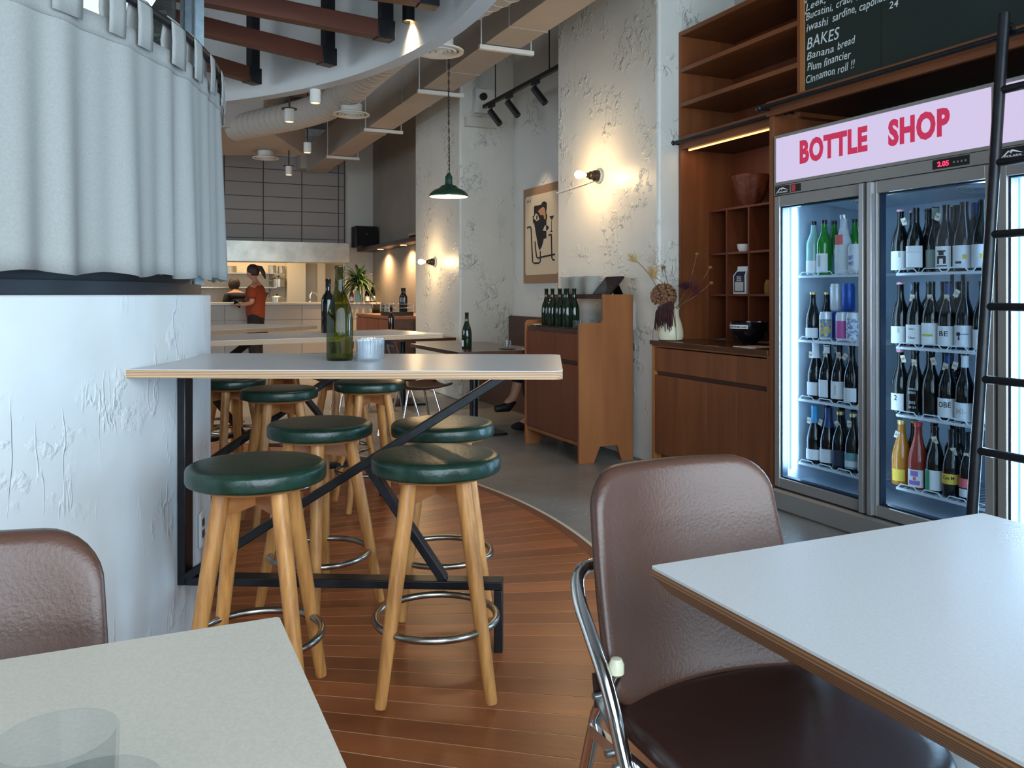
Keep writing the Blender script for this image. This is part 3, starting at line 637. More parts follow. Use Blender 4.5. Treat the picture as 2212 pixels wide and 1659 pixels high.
# ------------------------------------------------------------------ bottles
PROF = {'burg': [(0, .004), (.03, .002), (.038, 0), (.041, .006), (.041, .12), (.039, .145), (.033, .172), (.024, .198), (.018, .218), (.0155, .235), (.0145, .282), (.0162, .284), (.0162, .297), (.012, .298), (0, .298)],
        'bord': [(0, .004), (.03, .002), (.036, 0), (.0375, .006), (.0375, .175), (.036, .19), (.028, .208), (.018, .222), (.0145, .235), (.0138, .284), (.0155, .286), (.0155, .3), (0, .301)],
        'sparkle': [(0, .004), (.034, .002), (.042, 0), (.0445, .006), (.0445, .12), (.042, .145), (.034, .18), (.024, .215), (.018, .245), (.0165, .285), (.018, .287), (.018, .302), (0, .303)],
        'sake': [(0, .004), (.03, .002), (.0365, 0), (.038, .006), (.038, .16), (.035, .178), (.024, .205), (.017, .225), (.0135, .262), (.0135, .285), (0, .286)],
        'beer': [(0, .003), (.026, .002), (.03, 0), (.0315, .006), (.0315, .12), (.028, .142), (.018, .172), (.0135, .19), (.0125, .224), (.0142, .226), (.0142, .236), (0, .237)],
        'can': [(0, .004), (.024, .002), (.027, .004), (.0325, .014), (.0325, .13), (.028, .143), (.0285, .148), (.026, .148), (.025, .143), (0, .143)]}
CACHE = {}
def cmesh(key, fn):
    if key not in CACHE: CACHE[key] = fn()
    return CACHE[key]
def bottle(lab, loc, kind='burg', glass='glass_dark', cap=None, capmat='cap_black', label=None, lmat='label_white', ltext=None, tagp=None, rz=RZ, group=None, name='wine_bottle', cat_='bottle', extra=None, sc=1.0):
    t = thing(name, lab, cat_, loc, rz, group); t.scale = (sc, sc, sc)
    pr = PROF[kind]; link('glass_body' if kind != 'can' else 'can_body', cmesh((kind, glass), lambda: MB().lathe(pr, 26).mesh('body', glass, 50)), t)
    rmax = max(r for r, z in pr); top = pr[-1][1]
    def rad(z):
        for (r0, z0), (r1, z1) in zip(pr, pr[1:]):
            if z0 <= z <= z1 and z1 > z0: return r0+(r1-r0)*(z-z0)/(z1-z0)
        return rmax
    if cap:
        def f():
            zs = [top-cap+cap*k/6 for k in range(7)]
            P = [(rad(z)+.0009, z) for z in zs[:-1]] + [(pr[-2][0]+.0009, top+.0008), (0, top+.001)]
            return MB().lathe(P, 20).mesh('capsule', capmat, 50)
        link('capsule', cmesh((kind, 'cap', cap, capmat), f), t)
    if label:
        z0, z1, hwid = label
        l = link('label', cmesh((kind, 'lab', label, lmat), lambda: MB().lathe([(rmax+.0006, z0), (rmax+.0006, z1)], 16, a0=R(-90-hwid), a1=R(-90+hwid)).mesh('label', lmat, 60)), t)
        if ltext:
            for (body, w, h, z, mt) in ltext: text('print', body, w, h, mt, l, (0, 0, z), bend=rmax+.0012, origin='c', depth=.0004, bold=.01)
        if extra:
            for (a0, a1, zz0, zz1, mt) in extra: MB().lathe([(rmax+.001, zz0), (rmax+.001, zz1)], 8, a0=R(-90+a0), a1=R(-90+a1)).build('print', mt, l)
    if tagp:
        dx, z, tilt = tagp
        def f():
            b = MB().box(-.011, .011, -.0006, .0006, -.034, 0); return b.mesh('price_tag', 'tag_paper', 0)
        o = link('price_tag', cmesh('tag', f), t, (dx, -rad(z)-.004, z), (R(8), R(tilt), 0))
        text('print', random.choice(['24/9', '15/6', '18/7', '21/8', '17/7']), .016, .01, 'ink', o, (0, -.0012, -.022), origin='c', depth=.0003)
    return t
def tumbler(lab, loc, r=.036, h=.072, mat='glass_ribbed', ribs=26, group='drinking glasses'):
    t = thing('tumbler', lab, 'glass', loc, 0, group)
    md = (lambda a, z: 1+.018*math.cos(ribs*a)) if ribs else None
    MB().lathe([(0, .004), (r*.9, 0), (r*.94, .004), (r, h), (r-.0025, h), (r*.94-.003, .01), (0, .01)], 104 if ribs else 40, mod=md).build('glass_wall', mat, t, smooth=60)
    return t
zt1 = .945
bottle('empty olive green wine bottle on the nearest bar table', (at(734, 780, 2.70).x, 2.70, zt1), 'burg', 'glass_olive', rz=0, sc=1.03)
tumbler('ribbed clear tumbler in front, on the nearest bar table', (at(797, 783, 2.66).x, 2.66, zt1), .041, .068)
tumbler('ribbed clear tumbler behind another, on the nearest bar table', (at(804, 780, 2.77).x, 2.77, zt1), .041, .068)
bottle('dark wine bottle standing on the second bar table', (at(709, 715, 4.62).x, 4.62, zt1), 'bord', 'glass_dark', rz=0)
g1 = at(118, 1600, .80); g2 = at(190, 1690, .74)
tumbler('clear water glass on the cream table, farther from the camera', (-.34, .622, .74), .043, .09, 'glass_clear', 0)
tumbler('clear water glass cut by the bottom frame edge on the cream table', (-.278, .555, .74), .042, .09, 'glass_clear', 0)
# ------------------------------------------------------------------ sideboard
s0, s1, tf, tb2 = -1.14, -.266, -.46, -.03
t = thing('sideboard', 'brown wooden service sideboard with raised back shelf against the plaster pier', 'sideboard', W(s0, tf, 0), RZ)
Lc, Dc = s1-s0, tb2-tf
prof = [(0, 0)]
def arcp(cx, cy, r, a0, a1, n=6): return [(cx+r*math.cos(R(a0+(a1-a0)*k/n)), cy+r*math.sin(R(a0+(a1-a0)*k/n))) for k in range(n+1)]
side = [(0, 0), (.115, 0), (.165, .11), (Dc-.13, .11), (Dc-.09, 0), (Dc, 0), (Dc, 1.157), (.205, 1.157)] + arcp(.2, 1.147, .012, 90, 180, 3) + arcp(.165, .985, .025, 0, -90, 5) + arcp(.035, .925, .035, 90, 180, 5)
for k, x in enumerate((0, Lc-.022)):
    MB().prism(side, x, x+.022, 'x').build('side_panel', 'wood_light', t, smooth=20, bevel=.0015)
MB().box(.022, Lc-.022, .012, Dc-.012, .885, .915).build('worktop', 'wood_top_dark', t)
MB().box(.022, Lc-.022, .2, Dc, 1.125, 1.155).build('top_shelf', 'wood_dark', t)
MB().box(.022, Lc-.022, .03, Dc, .12, .14).build('bottom_board', 'wood_red', t)
MB().box(.022, Lc-.022, .012, .03, .12, .145).build('plinth_rail', 'wood_light', t)
MB().box(.022, Lc-.022, Dc-.015, Dc, .12, .9).build('back_panel', 'wood_dark', t)
MB().box(.022, Lc-.022, .02, .03, .86, .885).build('front_rail', 'wood_red', t)
xm = Lc/2+.03
for (a, b) in ((.024, xm-.0015), (xm+.0015, Lc-.024)):
    MB().box(a, b, .006, .026, .70, .878).build('drawer', 'wood_red', t, bevel=.001)
    d = MB().box(a, b, .006, .026, .15, .668).build('door', 'wood_red', t, bevel=.001)
    hx = b-.06 if a < .1 else a+.06
    if a < .1: MB().tube([(b-.11, .006, .62), (b-.11, -.016, .62), (b-.11, -.02, .58), (b-.02, -.02, .58), (b-.02, -.016, .62), (b-.02, .006, .62)], .0035, 8).build('handle', 'zinc', d)
MB().box(.024, Lc-.024, .03, .04, .66, .71).build('finger_gap', 'wood_dark', t)
# plates in three stacks
pmesh2 = MB().lathe([(0, .0), (.04, 0), (.043, .0015), (.072, .0055), (.0725, .0066), (.07, .0066), (.044, .003), (0, .003)], 30).mesh('plate', 'plate_white', 40)
nm = ['nearest the tablet', 'between the other two stacks', 'farthest from the tablet']
for q, (ss, n) in enumerate(((-.62, 20), (-.82, 20), (-1.01, 20))):
    for k in range(n):
        o = link('plate', pmesh2, None, W(ss + random.uniform(-.001, .001), -.15, 1.1555+k*.0068), 0)
        pos = 'bottom white plate' if k == 0 else ('top white plate' if k == n-1 else 'white plate')
        tag(o, '%s in the stack of plates %s' % (pos if k in (0, n-1) else pos, nm[q]), 'plate', 'white plates stacked on the sideboard')
tb_ = thing('tablet', 'black tablet propped on a stand on top of the sideboard', 'tablet', W(-.41, -.2, 1.156), RZ)
m = Matrix.Rotation(R(48), 4, 'X')
MB().prism(rrect(-.125, .125, 0, .17, .01), -.004, .004).xf(m).build('body', 'tablet_black', tb_, smooth=30)
MB().prism(rrect(-.113, .113, .012, .158, .003), .0041, .0046).xf(m).build('screen', 'screen', tb_)
MB().bar((0, .09, .1), (0, .14, .002), .12, .004, (0, 1, 0)).build('kickstand', 'tablet_black', tb_)
tag(MB().prism(rrect(-.22, .22, -.1, .1, .01), 0, .008).build('serving_tray', 'black_matt', loc=W(-.76, -.34, .9155), rz=RZ), 'black tray under the green bottles on the sideboard', 'tray')
i = 0
for (ss, tt, why) in ((-.94, -.37, 'far left front of the tray'), (-.86, -.30, 'far left back of the tray'), (-.81, -.385, 'second in the front row of the tray'), (-.76, -.30, 'middle back of the tray'), (-.71, -.375, 'third in the front row of the tray'), (-.63, -.30, 'near back of the tray'), (-.60, -.375, 'near front of the tray, closest to the camera')):
    bottle('empty dark green wine bottle at ' + why, W(ss, tt, .924), 'burg', 'glass_darkgreen', group='empty bottles on the sideboard', sc=.93)
tumbler('clear glass beside the green bottles on the sideboard', W(-.40, -.40, .9155), .035, .06, 'glass_clear', 20)
tag(MB().lathe([(0, 0), (.03, 0), (.05, .012), (.048, .013), (.03, .004), (0, .004)], 24).build('saucer', 'plate_white', loc=W(-1.06, -.38, .9155)), 'small white saucer at the far end of the sideboard', 'saucer')
# ------------------------------------------------------------------ low counter cabinet and wall shelving
t = thing('counter_cabinet', 'brown wooden low cabinet with drawers and doors between pier and fridge', 'cabinet', W(0, 0, 0), RZ)
CW = 1.135; cf = -.05
MB().box(.0, .022, cf, .40, 0, .81).build('side_panel', 'wood_edge', t)
MB().box(CW-.02, CW, cf, .40, 0, .81).build('side_panel', 'wood_v', t)
MB().box(.022, CW-.02, cf+.05, .4, .10, .12).build('bottom_board', 'wood_dark', t)
MB().box(.022, CW-.02, cf+.06, cf+.075, 0, .10).build('toe_kick', 'wood_red', t)
MB().box(.022, CW-.02, .38, .40, .1, .81).build('back_panel', 'wood_dark', t)
MB().box(.022, CW-.02, cf+.03, cf+.04, .61, .67).build('finger_gap', 'wood_dark', t)
js = [.024, ws(1527, cf), ws(1592, cf), CW-.022]
js = [.024, .30, .58, .855, CW-.022]
for a, b in zip(js, js[1:]): MB().box(a+.001, b-.001, cf+.004, cf+.024, .105, .622).build('door', 'wood_v', t, bevel=.001)
ds = [.024, .855, CW-.022]
for a, b in zip(ds, ds[1:]): MB().box(a+.001, b-.001, cf+.004, cf+.024, .65, .802).build('drawer', 'wood_v', t, bevel=.001)
MB().box(0, CW, cf, .40, .81, .822).build('top_rail', 'wood_h', t)
MB().box(-.012, CW, cf-.012, .40, .822, .85).build('worktop', 'wood_top_dark', t, bevel=.002)
t = thing('shelf_unit', 'tall brown wooden wall shelving with cubbyholes above the low cabinet', 'shelf', W(0, 0, .852), RZ)
f0, f1 = .165, .62; zb_ = .852; LW = 1.116
MB().box(0, .022, f0, f1, 0, 2.94-zb_).build('side_panel', 'wood_v', t)
MB().box(LW, LW+.022, f0, f1, 2.15-zb_, 2.94-zb_).build('side_panel', 'wood_v', t)
MB().box(.022, LW, f1-.012, f1, 0, 2.94-zb_).build('back_panel', 'wood_red', t)
for z, th in ((2.94, .03), (2.69, .028), (2.455, .028), (2.225, .028)):
    MB().box(.022, LW, f0, f1-.012, z-th-zb_, z-zb_).build('shelf_board', 'wood_h', t)
MB().box(.022, LW, f0+.004, f0+.03, 2.14-zb_, 2.196-zb_).build('fascia', 'wood_h', t)
MB().box(.022, LW, f0+.03, f1-.012, 2.14-zb_, 2.155-zb_).build('niche_soffit', 'wood_dark', t)
MB().box(.05, LW-.03, f0+.045, f0+.057, 2.131-zb_, 2.1395-zb_).build('led_strip', 'led_warm', t)
zc = [1.16-zb_, 1.438-zb_, 1.735-zb_]
for z in zc: MB().box(.022, LW, .40, f1-.012, z-.014, z).build('cubby_shelf', 'wood_red', t)
for x in (.022, .205, .425, .64, .86, LW-.016):
    MB().box(x, x+.014, .40, f1-.012, 0, 1.721-zb_).build('cubby_divider', 'wood_red', t)
area('niche_led_light', W(.58, f0+.051, 2.128), (0, 0, RZ), 1.0, .02, .7, WARM)
# things in the niche
o = MB().lathe([(0, 0), (.05, 0), (.075, .04), (.1, .11), (.118, .2), (.11, .205), (.09, .11), (.06, .04), (0, .02)], 40, mod=lambda a, z: 1+.05*math.sin(5*a)*(z*4)+.03*math.sin(9*a+2)).build('burl_bowl', 'burl', loc=W(.36, .482, 1.7355))
tag(o, 'tall irregular brown burl wood bowl on top of the cubbyholes', 'bowl')
tag(MB().lathe([(0, 0), (.028, 0), (.04, .02), (.044, .05), (.041, .05), (.036, .02), (0, .008)], 26).build('ceramic_cup', 'white_ceramic', loc=W(.32, .455, 1.4385)), 'small white ceramic cup in the middle cubbyhole', 'cup')
tag(MB().box(-.04, .04, 0, .003, 0, .12).build('greeting_card', 'white_paper', loc=W(.33, .52, 1.4385), rz=(R(-6), 0, RZ)), 'white card leaning behind the small cup', 'card')
cb = thing('coffee_bag', 'white paper coffee bag with navy label in the lower cubbyhole', 'bag', W(.315, .45, 1.1605), RZ+R(8))
MB().add([(-.055,-.03,0),(.055,-.03,0),(.055,.03,0),(-.055,.03,0),(-.055,-.032,.12),(.055,-.032,.12),(.055,.03,.12),(-.055,.03,.12),(-.042,-.004,.16),(.046,-.004,.16),(.046,.004,.16),(-.042,.004,.16),(-.042,-.004,.182),(.046,-.004,.182),(.046,.004,.182),(-.042,.004,.182)],
         [(0,3,2,1),(12,13,14,15)]+[(a+i, a+(i+1)%4, a+4+(i+1)%4, a+4+i) for a in (0,4,8) for i in range(4)]).build('bag_body', 'white_paper', cb, bevel=.002)
nl = MB().box(-.045, .045, -.0335, -.0325, .012, .118).add([(-.045,-.0335,.118),(.045,-.0335,.118),(.038,-.0125,.148),(-.036,-.0125,.148)], [(0,1,2,3)]).build('front_label', 'navy_print', cb)
MB().box(-.036, .036, -.0345, -.0335, .018, .078).build('info_panel', 'grey_print', nl)
for k, w_ in enumerate(('NYLON', 'COFFEE', 'ROAST')): text('print', ('WEST', 'COFFEE', 'BAR')[k], .04, .009, 'white_paper', nl, (-.02, -.036, .108-.012*k), shear=.2)
bb = thing('black_bowl', 'large black glazed bowl with white label strip on the low cabinet', 'bowl', W(.67, .2, .8505), RZ)
MB().lathe([(0, 0), (.05, 0), (.052, .012), (.056, .02), (.09, .04), (.11, .075), (.115, .14), (.11, .14), (.104, .075), (.06, .035), (0, .03)], 44).build('bowl_body', 'black_glaze', bb)
st_ = MB().lathe([(.1152, .1), (.117, .124)], 20, a0=R(-112), a1=R(-42)).build('label_strip', 'white_paper', bb)
text('print', 'ASK FOR THE SMALL GLASS', .125, .011, 'ink', st_, (0, 0, .106), rz=R(13), bend=.1175, origin='c', depth=.0004, bold=.02)
for k in range(3):
    tag(MB().prism(rrect(-.09, .09, -.06, .06, .004), 0, .002).build('paper_menu', ('white_paper', 'kraft', 'kraft')[k], loc=W(.86+.03*k, .05+.02*k, .8505+.0024*k), rz=RZ+R(12*k-8)), ('white sheet at the bottom of the loose papers on the low cabinet', 'kraft paper menu in the middle of the loose papers', 'kraft paper menu on top of the loose papers')[k], 'paper', 'loose papers beside the black bowl')
tag(MB().lathe([(0, 0), (.03, 0), (.034, .03), (.03, .07), (.02, .09), (0, .09)], 20).build('amber_jar', 'bud', loc=W(.56, .46, 1.1605)), 'small amber jar half hidden by the tall wood panel', 'jar')
# dried flowers in a cream jug
vz = .8505
V = W(.1, .03, vz); t = thing('flower_jug', 'cream ceramic jug of dried flowers on the low cabinet', 'vase', V, RZ)
MB().lathe([(0, 0), (.06, 0), (.078, .008), (.084, .03), (.082, .07), (.07, .12), (.056, .16), (.055, .2), (.06, .215), (.054, .215), (.05, .19), (.05, .12), (0, .02)], 36).build('jug_body', 'cream_ceramic', t)
MB().tube([(-.055, -.05, .2), (-.085, -.06, .195), (-.095, -.065, .15), (-.085, -.06, .11), (-.068, -.05, .1)], .008, 8).build('jug_handle', 'cream_ceramic', t)
th = MB().box(-.028, .028, -.001, .001, -.028, .028).build('gift_tag', 'white_paper', t, (-.05, -.1, .085), (0, R(45), R(-20)))
hy = MB()
for k in range(330):
    u = random.uniform(-.6, 1); a = random.uniform(0, 2*math.pi); q = math.sqrt(max(0, 1-u*u)); d = Vector((q*math.cos(a), q*math.sin(a), u)); c = d*.078*random.uniform(.9, 1.05)
    x = d.orthogonal().normalized(); y = d.cross(x); rot = random.uniform(0, 6.3); x2 = x*math.cos(rot)+y*math.sin(rot); y2 = d.cross(x2); z_ = .013
    hy.add([c-x2*z_, c-y2*z_*.8+d*.006, c+x2*z_, c+y2*z_*.8+d*.008], [(0,1,2,3)])
o = hy.build('hydrangea_head', 'petal_brown', t, (.02, -.07, .295), solid=.002, smooth=0); o['kind'] = 'stuff'
pr_ = MB()
for k in range(90):
    a = random.uniform(-1.2, 1.2); l = random.uniform(.12, .2); b0 = Vector((.13+.02*math.sin(a), -.08, .26)); tip = b0+Vector((math.sin(a)*l*.45-.01, -.03-random.uniform(0, .04), -l*random.uniform(.8, 1)))
    mid = b0.lerp(tip, .5)+Vector((math.sin(a)*.03, -.03, .02)); pr_.tube([b0, mid, tip], [.003, .005, .0025], 4)
o = pr_.build('drooping_protea', 'petal_maroon', t); o['kind'] = 'stuff'
dk_ = MB()
for k in range(60):
    a = random.uniform(0, 6.3); e = random.uniform(.1, 1.2); d = Vector((math.cos(a)*math.sin(e), math.sin(a)*math.sin(e)-.3, math.cos(e))).normalized(); c = Vector((.2, -.03, .34)); dk_.tube([c, c+d*.05], [.006, .003], 4)
o = dk_.build('dark_flower_head', 'petal_maroon', t); o['kind'] = 'stuff'
fe = MB()
for k in range(44):
    a = random.uniform(-.4, 1.5); l = random.uniform(.08, .16); b0 = Vector((.2, .02, .3)); fe.tube([b0, b0+Vector((math.sin(a)*l, random.uniform(-.03, .03), math.cos(a)*l))], [.0035, .001], 4)
o = fe.build('red_feather_grass', 'leaf_red', t); o['kind'] = 'stuff'
def plume(c, d, n, ln, nm):
    p = MB(); c = Vector(c); d = Vector(d).normalized()
    for k in range(n):
        q = (d+Vector((random.uniform(-.4, .4), random.uniform(-.4, .4), random.uniform(-.4, .4)))).normalized(); p.tube([c, c+q*ln*.5+Vector((0,0,-.002)), c+q*ln*random.uniform(.6, 1)], [.0012, .0022, .0006], 4)
    o = p.build(nm, 'dry_grass', t); o['kind'] = 'stuff'
plume((-.03, -.1, .40), (-.6, 0, 1), 60, .12, 'grass_plume'); plume((-.19, -.14, .52), (-.8, -.2, .75), 45, .1, 'grass_plume')
for (p0, p1, p2, bud) in (((-.02, 0, .2), (-.03, 0, .36), (-.08, 0, .49), 1), ((.02, 0, .2), (-.01, -.04, .36), (-.03, -.1, .42), 0), ((.05, 0, .2), (.12, .06, .38), (.15, .1, .57), 1), ((.05, 0, .2), (.17, .08, .34), (.25, .13, .48), 1), ((0, -.02, .2), (-.08, -.1, .42), (-.19, -.14, .53), 0), ((.02, -.02, .2), (.2, .04, .29), (.3, .1, .38), 1), ((.15, -.09, .26), (.22, -.12, .17), (.23, -.12, .02), 0), ((.05, -.1, .25), (-.02, -.12, .08), (-.06, -.1, .005), 0)):
    s_ = MB().tube(cat([p0, p1, p2], 5), .0022, 6).build('stem', 'stem_dry', t)
    if bud: MB().ball(p2, .0135, 10, 6, (1, 1, .85)).build('seed_head', 'bud', s_)
for (p, d) in (((.0, -.03, .3), (-.02, 0, .09)), ((.02, -.03, .3), (.01, 0, .07))):
    MB().add([p, (p[0]+d[0]-.016, p[1], p[2]+d[2]*.6), (p[0]+d[0], p[1]-.005, p[2]+d[2]), (p[0]+d[0]+.014, p[1], p[2]+d[2]*.5)], [(0,1,2,3)]).build('leaf', 'leaf_red', t, solid=.002)
# ------------------------------------------------------------------ tall panel, header, rails, blackboard, ladder
hd = thing('fridge_surround', 'brown wooden surround of tall side panel and header above the drinks fridges', 'cabinet', W(1.14, -.055, 0), RZ)
MB().box(0, .03, 0, .66, 0, 2.126).build('side_panel', 'wood_v', hd, bevel=.002)
MB().box(-.01, 3.4, -.012, .012, 2.126, 2.207).build('header_board', 'wood_h', hd, bevel=.002)
MB().box(-.01, 3.4, .012, .67, 2.175, 2.195).build('canopy_board', 'wood_dark', hd)
MB().box(.03, 3.4, .60, .66, 1.95, 2.126).build('back_board', 'wood_dark', hd)
def rail(name, lab, sa, sb, t_, z):
    o = thing(name, lab, 'rail', W(sa, t_, z), RZ)
    MB().tube([(-.02, 0, 0), (sb-sa, 0, 0)], .012, 12).build('tube', 'black_steel', o)
    for x in (.0, (sb-sa)*.98): 
        MB().tube([(x, 0, 0), (x, .052, 0)], .012, 10).build('standoff', 'black_steel', o)
        MB().ball((x-.01, -.004, 0), .02, 12, 8).build('end_knob', 'black_steel', o)
rail('ladder_rail', 'black ladder rail under the open shelves', .0, 1.10, .125, 2.185)
rail('ladder_rail', 'black ladder rail along the header above the drinks fridges', 1.15, 4.3, -.12, 2.166)
bd = thing('menu_board', 'dark green chalkboard menu with white handwriting above the fridges', 'chalkboard', W(1.14, .165, 2.207), RZ)
MB().box(0, .03, -.002, .03, 0, 1.4).build('frame_board', 'wood_edge', bd)
MB().box(.03, .545, .006, .03, 0, 1.4).build('board', 'chalkboard', bd)
MB().box(.548, 1.3, .006, .03, 0, 1.4).build('board', 'chalkboard', bd)
MB().box(1.303, 2.6, .006, .03, 0, 1.4).build('board', 'chalkboard', bd)
def chalk(body, x, y, x1, hgt):
    sa = ws(x, .17); sb = ws(x1, .17); text('chalk_writing', body, sb-sa, hgt, 'chalk', bd, (sa-1.14, .0055, wz(y, sa, .17)-2.207), shear=.18, depth=.0006, bold=.002, wob=.0035, space=1.05)
chalk('AM', 1733, 12, 1743, .02)
chalk('Leek,', 1741, 26, 1783, .045)
chalk('PM', 1733, 36, 1742, .02)
chalk('Bucatini, crab, un', 1741, 47, 1866, .046)
chalk('iwashi', 1742, 70, 1789, .044); chalk('sardine, caponata', 1798, 52, 1920, .056)
chalk('24', 1920, 21, 1940, .034)
chalk('BAKES', 1743, 107, 1813, .062)
chalk('Banana', 1743, 131, 1801, .04); chalk('bread', 1809, 107, 1847, .04)
chalk('Plum financier', 1744, 155, 1838, .043)
chalk('Cinnamon roll !!', 1741, 180, 1846, .043)
ld = thing('library_ladder', 'black steel ladder leaning on the rail in front of the fridges', 'ladder', W(2.562, 0, 0), RZ)
def lt(z): return -.37+.21*z/2.19
for x in (0, .42):
    MB().tube([(x, lt(.02), .02), (x, lt(2.24), 2.24)], .021, 12).build('stile', 'black_steel', ld)
    MB().lathe([(0, 0), (.026, 0), (.024, .03), (0, .03)], 14, (x, lt(0), 0)).build('foot', 'black_matt', ld)
    MB().tube([(x, lt(2.2), 2.2), (x, -.12, 2.2), (x, -.1, 2.166)], .012, 8).build('rail_hook', 'black_steel', ld)
for z in (.31, .57, .838, 1.112, 1.386, 1.66, 1.94): MB().tube([(0, lt(z), z), (.42, lt(z), z)], .0155, 12).build('rung', 'black_steel', ld)
# ------------------------------------------------------------------ drinks fridges
FT = -.06; FW = 1.268
def fridge(sx, lab, sign):
    t = thing('drinks_fridge', lab, 'fridge', W(sx, FT, 0), RZ, 'glass door drinks fridges')
    D = .66; z0, z1 = .115, 1.745
    # cabinet shell
    MB().box(0, .035, .05, D, .03, 2.01).box(FW-.035, FW, .05, D, .03, 2.01).box(.035, FW-.035, D-.04, D, .1, 2.01).box(.035, FW-.035, .05, D, 1.715, 2.01).box(.035, FW-.035, .05, D, .06, .155).build('shell', 'fridge_grey', t)
    MB().box(.035, .04, .06, D-.04, .155, 1.715).box(FW-.04, FW-.035, .06, D-.04, .155, 1.715).box(.04, FW-.04, D-.045, D-.04, .155, 1.715).box(.04, FW-.04, .06, D-.045, 1.71, 1.715).box(.04, FW-.04, .06, D-.045, .155, .16).build('liner', 'fridge_inside', t)
    MB().prism([(.0, 0), (-.012, .012), (-.012, .10), (0, .112), (.05, .112), (.05, 0)], .0, FW, 'x').build('kick_plate', 'fridge_grey', t)
    MB().box(0, FW, .0, .05, .0, .02).build('kick_seam', 'fridge_dark', t)
    # illuminated header
    sg = MB().box(0, FW, 0, .05, 1.745, 1.76).box(0, FW, 0, .05, 1.997, 2.012).box(0, .012, 0, .05, 1.76, 1.997).box(FW-.012, FW, 0, .05, 1.76, 1.997).build('sign_frame', 'fridge_grey', t)
    pn = MB().box(.012, FW-.012, .004, .012, 1.76, 1.997).build('sign_panel', 'sign_light', sg)
    if sign:
        a = ws(1727, FT)-sx; b = ws(1873, FT)-sx; c = ws(1918, FT)-sx; d = ws(2051, FT)-sx
        text('sign_letters', 'BOTTLE', b-a, .124, 'sign_red', sg, (a, .002, 1.834), bold=.05, depth=.002, space=1.1)
        text('sign_letters', 'SHOP', d-c, .124, 'sign_red', sg, (c, .002, 1.834), bold=.05, depth=.002, space=1.1)
    cp = MB().box(0, FW, 0, .05, 1.69, 1.742).build('control_strip', 'fridge_grey', t)
    lg = MB().box(.01, .118, -.002, .001, 1.694, 1.738).build('maker_badge', 'black_matt', cp)
    # mountain mark
    MB().add([(.016,-.003,1.699),(.05,-.003,1.728),(.056,-.003,1.724),(.066,-.003,1.730),(.112,-.003,1.711),(.068,-.003,1.722),(.062,-.003,1.713),(.052,-.003,1.721),(.036,-.003,1.709),(.022,-.003,1.699)], [tuple(range(10))]).build('print', 'white_paper', lg, solid=.001)
    text('print', 'POLARIS', .07, .009, 'white_paper', lg, (.034, -.003, 1.7), bold=.02, depth=.0006)
    rd = MB().box(.13, .2, -.002, .001, 1.697, 1.736).build('power_switch', 'black_matt', cp); MB().box(.138, .162, -.004, -.001, 1.70, 1.733).build('rocker', 'digit_red', rd).data.materials[0] = MATS['cap_red']
    dp = MB().box(.985, 1.16, -.002, .001, 1.698, 1.738).build('thermostat', 'black_matt', cp)
    text('print', '2.05', .055, .022, 'digit_red', dp, (1.01, -.003, 1.706), bold=.02, depth=.0008)
    for k in range(4): MB().box(1.085+.018*k, 1.093+.018*k, -.003, -.002, 1.712, 1.72).build('button', 'fridge_grey', dp)
    # doors
    hw_ = FW/2
    for q in (0, 1):
        a, b = q*hw_+.002, (q+1)*hw_-.002; zb, zt = .125, 1.684; st = .05; sr = .038
        la = sr if q == 0 else st; lb = st if q == 0 else sr
        d = MB().box(a, a+la, 0, .045, zb, zt).box(b-lb, b, 0, .045, zb, zt).box(a+la, b-lb, 0, .045, zb, zb+.05).box(a+la, b-lb, 0, .045, zt-.055, zt).build('door_frame', 'fridge_grey', t, bevel=.003)
        MB().box(a+la, b-lb, .012, .016, zb+.05, zt-.055).build('door_glass', 'glass_pane', d)
        MB().box(a+la, a+la+.008, .016, .05, zb+.05, zt-.055).box(b-lb-.008, b-lb, .016, .05, zb+.05, zt-.055).box(a+la, b-lb, .016, .05, zb+.05, zb+.058).box(a+la, b-lb, .016, .05, zt-.063, zt-.055).build('gasket', 'fridge_gasket', d)
        hx = b-.022 if q == 0 else a+.022
        MB().prism([(hx-.017, 0), (hx-.013, -.022), (hx+.013, -.022), (hx+.017, 0)], zb, zt).build('handle', 'fridge_alu', d, bevel=.003)
    # LED tubes along the door jambs
    for x in (.062, hw_-.01, FW-.062):
        MB().box(x-.01, x+.01, .075, .088, .22, 1.62).build('led_tube', 'led_cool', t)
    # wire shelves
    for z in SHZ:
        for q in (0, 1):
            a, b = q*hw_+.06, (q+1)*hw_-.06
            sh = MB().box(a, b, .115, .122, z-.016, z-.004).build('shelf', 'wire_white', t)
            wm = MB()
            for k in range(16): x = a+(b-a)*k/15; wm.tube([(x, .12, z-.004), (x, D-.07, z-.004)], .0016, 4)
            wm.tube([(a, D-.07, z-.006), (b, D-.07, z-.006)], .003, 6).build('wire_rods', 'wire_white', sh)
            pts = []; n = 4; w_ = (b-a)/n
            for k in range(n): x = a+k*w_; pts += [(x+.012, .113, z-.003), (x+.028, .112, z+.014), (x+w_-.028, .112, z+.014), (x+w_-.012, .113, z-.003)]
            MB().tube(pts, .0028, 6).build('front_guard', 'wire_white', sh)
    for x in (.075, hw_-.03, hw_+.03, FW-.075):
        pl = MB().box(x-.008, x+.008, D-.052, D-.045, .2, 1.6).build('shelf_upright', 'fridge_dark', t)
    # fan housing
    fh = MB().prism([(.2, 1.708), (.2, 1.66), (.45, 1.63), (.58, 1.63), (.58, 1.708)], .08, FW-.08, 'x').build('fan_housing', 'fridge_inside', t)
